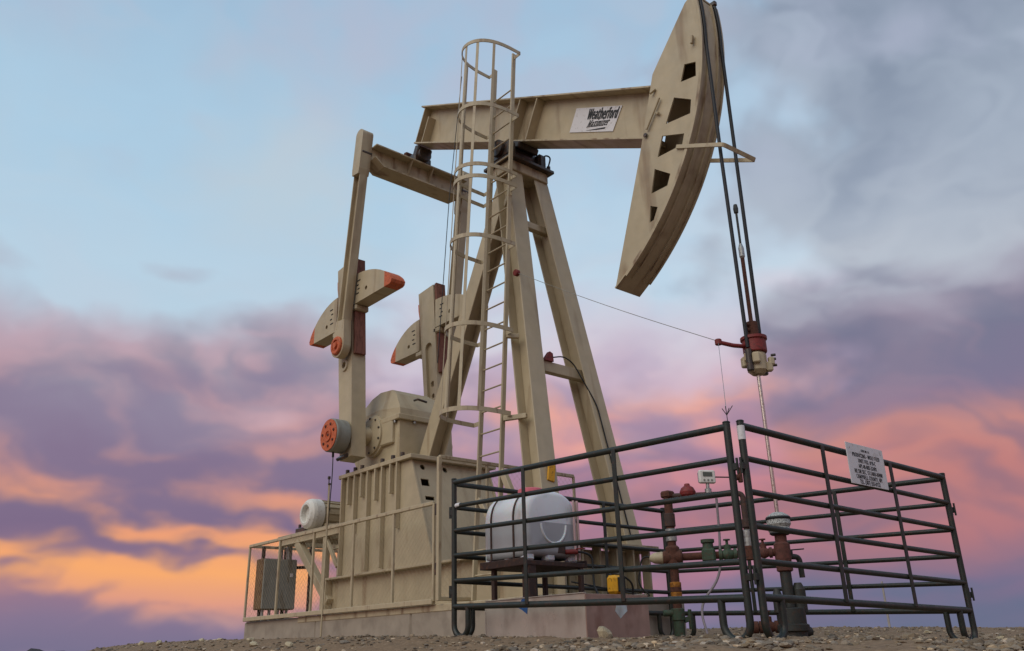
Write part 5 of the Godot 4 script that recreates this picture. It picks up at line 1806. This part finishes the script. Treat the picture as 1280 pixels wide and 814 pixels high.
# ------------------------------------------------------------------ chemical tank on its stand in the drip tray
func build_tank() -> void:
	var x0 := -1.90
	var x1 := -0.60
	var w0 := -2.035
	var w1 := -1.27
	var mid := V((x0 + x1) * 0.5, 0.05, (w0 + w1) * 0.5)
	var t := thing("drip_tray", "open sheet metal drip tray box under the tank stand, one end rusty", "tray", mid)
	var st := mk()
	box(st, V((x0 + x1) * 0.5, 0.19, w0), Vector3(x1 - x0, 0.44, 0.012), 0.003)
	part(t, "long_side", st, M.sheet_metal)
	st = mk()
	box(st, V((x0 + x1) * 0.5, 0.19, w1), Vector3(x1 - x0, 0.44, 0.012), 0.003)
	part(t, "long_side", st, M.sheet_metal)
	st = mk()
	box(st, V(x1 + 0.007, 0.188, (w0 + w1) * 0.5), Vector3(0.012, 0.436, w1 - w0 + 0.02), 0.003)
	part(t, "short_side", st, M.sheet_rusty, "rusty brown end of the tray")
	st = mk()
	box(st, V(x0 - 0.007, 0.188, (w0 + w1) * 0.5), Vector3(0.012, 0.436, w1 - w0 + 0.02), 0.003)
	part(t, "short_side", st, M.sheet_metal)
	st = mk()
	box(st, V((x0 + x1) * 0.5, 0.02, (w0 + w1) * 0.5), Vector3(x1 - x0, 0.012, w1 - w0), 0.002)
	part(t, "bottom", st, M.sheet_metal)
	# folded rim along the top
	for q in [[w0, 0.0], [w1, 0.0]]:
		st = mk()
		bar(st, V(x0, 0.414, q[0]), V(x1, 0.414, q[0]), 0.03, 0.008)
		part(t, "rim", st, M.sheet_metal)
	st = mk()
	prism(st, PackedVector2Array([Vector2(-0.02, 0), Vector2(0.05, 0.09), Vector2(0.115, 0.03), Vector2(0.10, -0.06), Vector2(0.03, -0.02)]), V(-1.42, 0.335, w0 - 0.0065), Vector3.RIGHT, Vector3.UP, V(0, 0, -0.002))
	part(t, "torn_sticker", st, M.blue_sticker, "torn blue sticker")
	st = mk()
	prism(st, PackedVector2Array([Vector2(0, 0), Vector2(0.04, 0.10), Vector2(0.09, 0.05), Vector2(0.14, 0.09), Vector2(0.15, 0.0), Vector2(0.10, -0.03), Vector2(0.06, -0.06)]), V(x1 + 0.014, 0.27, w0 + 0.34), V(0, 0, 1), Vector3.UP, Vector3(0.002, 0, 0))
	part(t, "torn_sticker", st, M.poly_white)

	var s := thing("tank_stand", "brown steel stand with four legs under the white tank", "stand", V((x0 + x1) * 0.5, 0.03, (w0 + w1) * 0.5))
	var sx0 := -1.97
	var sx1 := -1.315
	var sw0 := -2.035
	var sw1 := -1.27
	var top := 0.742
	for q in [[x0 + 0.05, sw0 + 0.06], [x0 + 0.05, w1 - 0.05], [sx1 - 0.03, w1 - 0.05]]:
		st = mk()
		bar(st, V(q[0], 0.026, q[1]), V(q[0], top - 0.03, q[1]), 0.045, 0.045, Vector3.RIGHT)
		part(s, "leg", st, M.brown_steel)
	st = mk()
	bar(st, V(-1.37, 0.026, -1.96), V(-1.37, top - 0.03, -1.96), 0.095, 0.095, Vector3.RIGHT)
	part(s, "pedestal", st, M.brown_steel)
	st = mk()
	box(st, V((sx0 + sx1) * 0.5, top - 0.022, (sw0 + sw1) * 0.5), Vector3(sx1 - sx0, 0.045, sw1 - sw0), 0.006)
	part(s, "deck", st, M.brown_steel)
	for w in [sw0 - 0.01, sw1 + 0.01]:
		st = mk()
		bar(st, V(sx0, top - 0.01, w), V(sx1, top - 0.01, w), 0.02, 0.07)
		part(s, "edge_angle", st, M.brown_steel)

	# the tank: upright arch section with rounded shoulders, drawn out along X, on moulded legs
	var k := thing("poly_tank", "white plastic tank with pink lid strapped on a brown stand", "tank", V(-1.64, 0.742, -1.68))
	var cx := -1.64
	var cw := -1.68
	var hl := 0.32
	var rw := 0.348
	var y0 := 0.78
	var y1 := 1.41
	var sh := 0.315
	var na := 50
	var prof := func(i: int, k2: float) -> Vector3:
		# closed section, counter-clockwise seen from +X; k2 shrinks it towards the ends
		var f := float(i) / na
		var p: Vector2
		var ym := y1 - sh
		if f < 0.14: p = Vector2(lerpf(rw, rw * 0.2, f / 0.14), y0)
		elif f < 0.28: p = Vector2(lerpf(rw * 0.2, -rw, (f - 0.14) / 0.14), y0)
		elif f < 0.40: p = Vector2(-rw, lerpf(y0, ym, (f - 0.28) / 0.12))
		elif f < 0.88:
			var an := PI * (1.0 - (f - 0.40) / 0.48)
			p = Vector2(signf(cos(an)) * pow(absf(cos(an)), 0.72) * rw, ym + pow(sin(an), 0.80) * sh)
		else: p = Vector2(rw, lerpf(ym, y0, (f - 0.88) / 0.12))
		var c := Vector2(0, (y0 + y1) * 0.5)
		p = c + (p - c) * k2
		return V(0, p.y, p.x)
	var stations := [[-1.0, 0.80], [-0.985, 0.86], [-0.94, 0.925], [-0.86, 0.97], [-0.74, 0.995], [-0.62, 1.0], [-0.60, 0.985], [-0.54, 0.985], [-0.52, 1.0], [0.0, 1.0], [0.40, 1.0], [0.42, 0.985], [0.48, 0.985], [0.50, 1.0], [0.74, 0.995], [0.86, 0.97], [0.94, 0.925], [0.985, 0.86], [1.0, 0.80]]
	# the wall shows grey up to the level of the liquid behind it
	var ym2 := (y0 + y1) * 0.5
	var ns := stations.size()
	for half in 2:
		var sm := SurfaceTool.new()
		sm.begin(Mesh.PRIMITIVE_TRIANGLES)
		sm.set_smooth_group(0)
		for q in stations:
			for i in na:
				var p: Vector3 = prof.call(i, q[1])
				sm.add_vertex(Vector3(cx + q[0] * hl, p.y, p.z - cw))
		sm.add_vertex(V(cx - hl - 0.006, ym2, cw))
		sm.add_vertex(V(cx + hl + 0.006, ym2, cw))
		var last := ns * na
		for j in na:
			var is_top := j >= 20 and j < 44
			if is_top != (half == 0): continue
			for i in ns - 1:
				var a := i * na + j
				var b := i * na + (j + 1) % na
				for id in [a, a + na, b, b, a + na, b + na]: sm.add_index(id)
			for id in [last, j, (j + 1) % na]: sm.add_index(id)
			for id in [last + 1, (ns - 1) * na + (j + 1) % na, (ns - 1) * na + j]: sm.add_index(id)
		sm.generate_normals()
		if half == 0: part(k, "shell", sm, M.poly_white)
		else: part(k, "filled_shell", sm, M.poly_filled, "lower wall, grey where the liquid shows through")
	for q in [[-0.27, -0.30], [0.02, -0.30], [0.27, -0.30], [-0.27, 0.30], [0.27, 0.30], [0.27, -0.02]]:
		st = mk()
		box(st, V(cx + q[0] * 0.93, 0.835, cw + q[1] * 0.93), Vector3(0.09, 0.19, 0.12), 0.03)
		part(k, "foot", st, M.poly_white)
	for f in [-0.57, 0.45]:
		st = mk()
		var pts := PackedVector3Array()
		for i in na + 1:
			var p: Vector3 = prof.call(i % na, 1.0)
			pts.append(Vector3(cx + f * hl, p.y, p.z - cw))
		strip(st, pts, Vector3.RIGHT, 0.022, 0.008)
		part(k, "strap", st, M.brown_steel)
	# arched rib moulded into the end wall
	st = mk()
	var arch := PackedVector3Array()
	for i in 15:
		var an := PI + PI * i / 14.0
		arch.append(V(cx + hl + 0.004, 1.08 + sin(an) * 0.175, cw + cos(an) * 0.16))
	tube(st, arch, 0.012, 8)
	part(k, "end_rib", st, M.poly_white)
	st = mk()
	lathe(st, V(cx + 0.05, y1 - 0.055, cw - 0.03), Vector3.UP, [Vector2(0.11, 0), Vector2(0.11, 0.04), Vector2(0.125, 0.04), Vector2(0.125, 0.085), Vector2(0.11, 0.095), Vector2(0, 0.095)], 24)
	part(k, "lid", st, M.pink_plastic, "pink screw lid")
	st = mk()
	box(st, V(cx + hl - 0.005, 0.865, cw + 0.10), Vector3(0.012, 0.09, 0.10), 0.003)
	part(k, "warning_label", st, M.brown_steel)
	# sight tube and outlet
	for dw in [0.0, 0.05]:
		st = mk()
		rod(st, V(cx + hl + 0.03, 0.76, cw + 0.25 + dw), V(cx + hl + 0.03, 1.32, cw + 0.25 + dw), 0.012, 10)
		part(k, "sight_tube", st, M.clear_tube)
	st = mk()
	tube(st, bend([V(cx + hl, 0.835, cw + 0.15), V(cx + hl + 0.08, 0.835, cw + 0.28), V(cx + hl + 0.12, 0.80, cw + 0.38), V(cx + hl + 0.14, 0.52, cw + 0.36), V(cx + hl + 0.34, 0.43, cw + 0.20), V(cx + hl + 0.5, 0.28, cw + 0.1)], 0.08), 0.011, 8)
	part(k, "outlet_hose", st, M.black_rubber)
	st = mk()
	disc(st, V(cx + hl - 0.01, 0.835, cw + 0.15), V(cx + hl + 0.06, 0.835, cw + 0.25), 0.024, 12)
	bar(st, V(cx + hl + 0.06, 0.86, cw + 0.23), V(cx + hl + 0.10, 0.865, cw + 0.31), 0.02, 0.012)
	part(k, "outlet_valve", st, M.red_paint)
	# yellow pump head standing on the tray edge
	var p := thing("chemical_pump", "small yellow pump with black front standing at the tray's rusty end", "pump", V(-0.66, 0.03, -1.60))
	st = mk()
	disc(st, V(-0.66, 0.026, -1.60), V(-0.66, 0.42, -1.60), 0.02, 10)
	part(p, "stem", st, M.brown_steel)
	st = mk()
	box(st, V(-0.66, 0.49, -1.60), Vector3(0.12, 0.16, 0.11), 0.025)
	part(p, "housing", st, M.yellow_plastic)
	st = mk()
	box(st, V(-0.597, 0.49, -1.58), Vector3(0.02, 0.12, 0.085), 0.008)
	part(p, "front_plate", st, M.black_rubber)
	st = mk()
	tube(st, bend([V(-0.66, 0.56, -1.62), V(-0.73, 0.59, -1.60), V(-0.68, 0.58, -1.48), V(-0.66, 0.51, -1.36), V(-0.70, 0.40, -1.33)], 0.06), 0.009, 6)
	part(p, "hose", st, M.black_rubber)

# ------------------------------------------------------------------ guards and switch cabinet beside the cranks
func wire_mesh(st: SurfaceTool, o: Vector3, ex: Vector3, ey: Vector3, wdt: float, hgt: float, pitch := 0.085) -> void:
	# diamond mesh of thin wires, clipped to the frame
	var r := 0.0011
	var n := int((wdt + hgt) / pitch)
	for i in n + 1:
		var s := i * pitch
		for way in [0, 1]:
			var a := Vector2(s, 0) if s < wdt else Vector2(wdt, s - wdt)
			var b := Vector2(0, s) if s < hgt else Vector2(s - hgt, hgt)
			if way == 1:
				a.x = wdt - a.x
				b.x = wdt - b.x
			if a.distance_to(b) < 0.01: continue
			rod(st, o + ex * a.x + ey * a.y, o + ex * b.x + ey * b.y, r, 3)

func build_guards() -> void:
	var w := -1.16
	var t := thing("crank_guard", "long low tan rail guard with wire mesh along the crank side", "guard", V(-6.6, 0.5, w))
	var y0 := 0.535
	var y1 := 1.69
	var st := mk()
	bar(st, V(-9.2, y1, w), V(-3.97, y1, w), 0.045, 0.045)
	part(t, "top_rail", st, M.tan_light)
	st = mk()
	bar(st, V(-9.2, y0, w), V(-3.97, y0, w), 0.06, 0.06)
	part(t, "bottom_rail", st, M.tan_light)
	for x in [-9.2, -8.1, -7.0, -5.86, -4.86, -3.97]:
		st = mk()
		bar(st, V(x, y0, w), V(x, y1, w), 0.035, 0.035, Vector3.RIGHT)
		part(t, "upright", st, M.tan_light)
	st = mk()
	bar(st, V(-9.2, y1, w), V(-9.2, y1, 0.5), 0.045, 0.045)
	part(t, "end_rail", st, M.tan_worn)
	st = mk()
	bar(st, V(-9.2, y0, w), V(-9.2, y0, 0.5), 0.06, 0.06)
	part(t, "end_rail", st, M.tan_worn)
	st = mk()
	bar(st, V(-9.2, y0, 0.5), V(-9.2, y1, 0.5), 0.035, 0.035, Vector3.RIGHT)
	part(t, "upright", st, M.tan_worn)
	st = mk()
	wire_mesh(st, V(-9.18, y0, w + 0.02), Vector3.RIGHT, Vector3.UP, 5.2, y1 - y0)
	wire_mesh(st, V(-9.18, y0, w + 0.03), V(0, 0, 1), Vector3.UP, 1.6, y1 - y0)
	var mm := part(t, "wire_mesh", st, M.tan_light)
	mm.set_meta("kind", "stuff")
	# taller screen square to it, in front of the pedestal
	var g := thing("ladder_screen", "tall tan framed mesh screen between the gear pedestal and the ladder", "screen", V(-3.85, 0.5, 0))
	var x := -3.84
	var yt := 2.24
	for ww in [-1.18, -0.42, 0.45, 1.15]:
		st = mk()
		bar(st, V(x, y0, ww), V(x, yt, ww), 0.05 if ww < -1.0 else 0.035, 0.05 if ww < -1.0 else 0.035, Vector3.RIGHT)
		part(g, "upright", st, M.tan_light)
	for y in [0.56, yt]:
		st = mk()
		bar(st, V(x, y, -1.18), V(x, y, 1.15), 0.045, 0.045)
		part(g, "rail", st, M.tan_light)
	st = mk()
	wire_mesh(st, V(x + 0.02, 0.56, -1.16), V(0, 0, 1), Vector3.UP, 2.3, yt - 0.56)
	mm = part(g, "wire_mesh", st, M.tan_light)
	mm.set_meta("kind", "stuff")
	for y in [0.9, 1.6]:
		st = mk()
		box(st, V(x - 0.05, y, -1.19), Vector3(0.03, 0.14, 0.02), 0.004)
		part(g, "hinge", st, M.greasy_iron)
	# switch cabinet inside the guard
	var c := thing("switch_cabinet", "grey-doored steel switch cabinet with rusty sides behind the mesh guard", "cabinet", V(-9.0, 0.5, -0.75))
	st = mk()
	box(st, V(-9.03, 1.08, -0.75), Vector3(0.26, 0.80, 0.60), 0.012)
	part(c, "case", st, M.side_rust, "case with rusty sides")
	st = mk()
	box(st, V(-8.885, 1.08, -0.75), Vector3(0.03, 0.78, 0.58), 0.006)
	part(c, "door", st, M.cabinet_grey)
	st = mk()
	box(st, V(-8.864, 1.22, -0.55), Vector3(0.012, 0.06, 0.05), 0.003)
	part(c, "latch", st, M.sign_white)
	for dx in [-0.22, -0.10, 0.05, 0.2]:
		st = mk()
		rod(st, V(-8.98, 0.70, -0.75 + dx), V(-8.98, 0.50, -0.75 + dx), 0.025, 10)
		part(c, "conduit", st, M.galvanised)
	for dx in [0.05, 0.2]:
		st = mk()
		rod(st, V(-9.0, 1.46, -0.75 + dx), V(-9.0, 1.74, -0.75 + dx), 0.05 if dx > 0.1 else 0.035, 12)
		part(c, "conduit", st, M.galvanised)
	for dw in [-0.95, -0.55, -0.25]:
		st = mk()
		bar(st, V(-9.13 if dw < -0.3 else -8.8, 0.5, dw), V(-9.13 if dw < -0.3 else -8.8, 1.69, dw), 0.05, 0.05, Vector3.RIGHT)
		part(c, "post", st, M.brown_steel)
	st = mk()
	bar(st, V(-9.13, 1.36, -0.50), V(-8.8, 1.36, -0.22), 0.04, 0.05)
	part(c, "crosspiece", st, M.brown_steel)
	# slim marker rod planted beside the slab
	var gx := V(-6.28, 0, -1.36)
	var gr := gy(gx)
	var r := thing("marker_rod", "slim upright rod with a small crossbar planted beside the foundation", "rod", V(gx.x, gr, -1.36))
	st = mk()
	rod(st, Vector3(gx.x, gr - 0.15, gx.z), Vector3(gx.x + 0.02, 2.24, gx.z), 0.013, 8)
	part(r, "shaft", st, M.tan_worn)
	st = mk()
	bar(st, Vector3(gx.x - 0.12, 0.48, gx.z), Vector3(gx.x + 0.12, 0.48, gx.z), 0.012, 0.012)
	part(r, "crossbar", st, M.greasy_iron)
	st = mk()
	disc(st, Vector3(gx.x + 0.02, 2.24, gx.z), Vector3(gx.x + 0.02, 2.27, gx.z), 0.022, 8)
	part(r, "knob", st, M.greasy_iron)

func _ready() -> void:
	setup_view()
	make_materials()
	build_ground()
	build_slab()
	build_unit()
	build_bridle()
	build_well()
	build_fence()
	build_tank()
	build_guards()
	build_far()
	build_gravel()
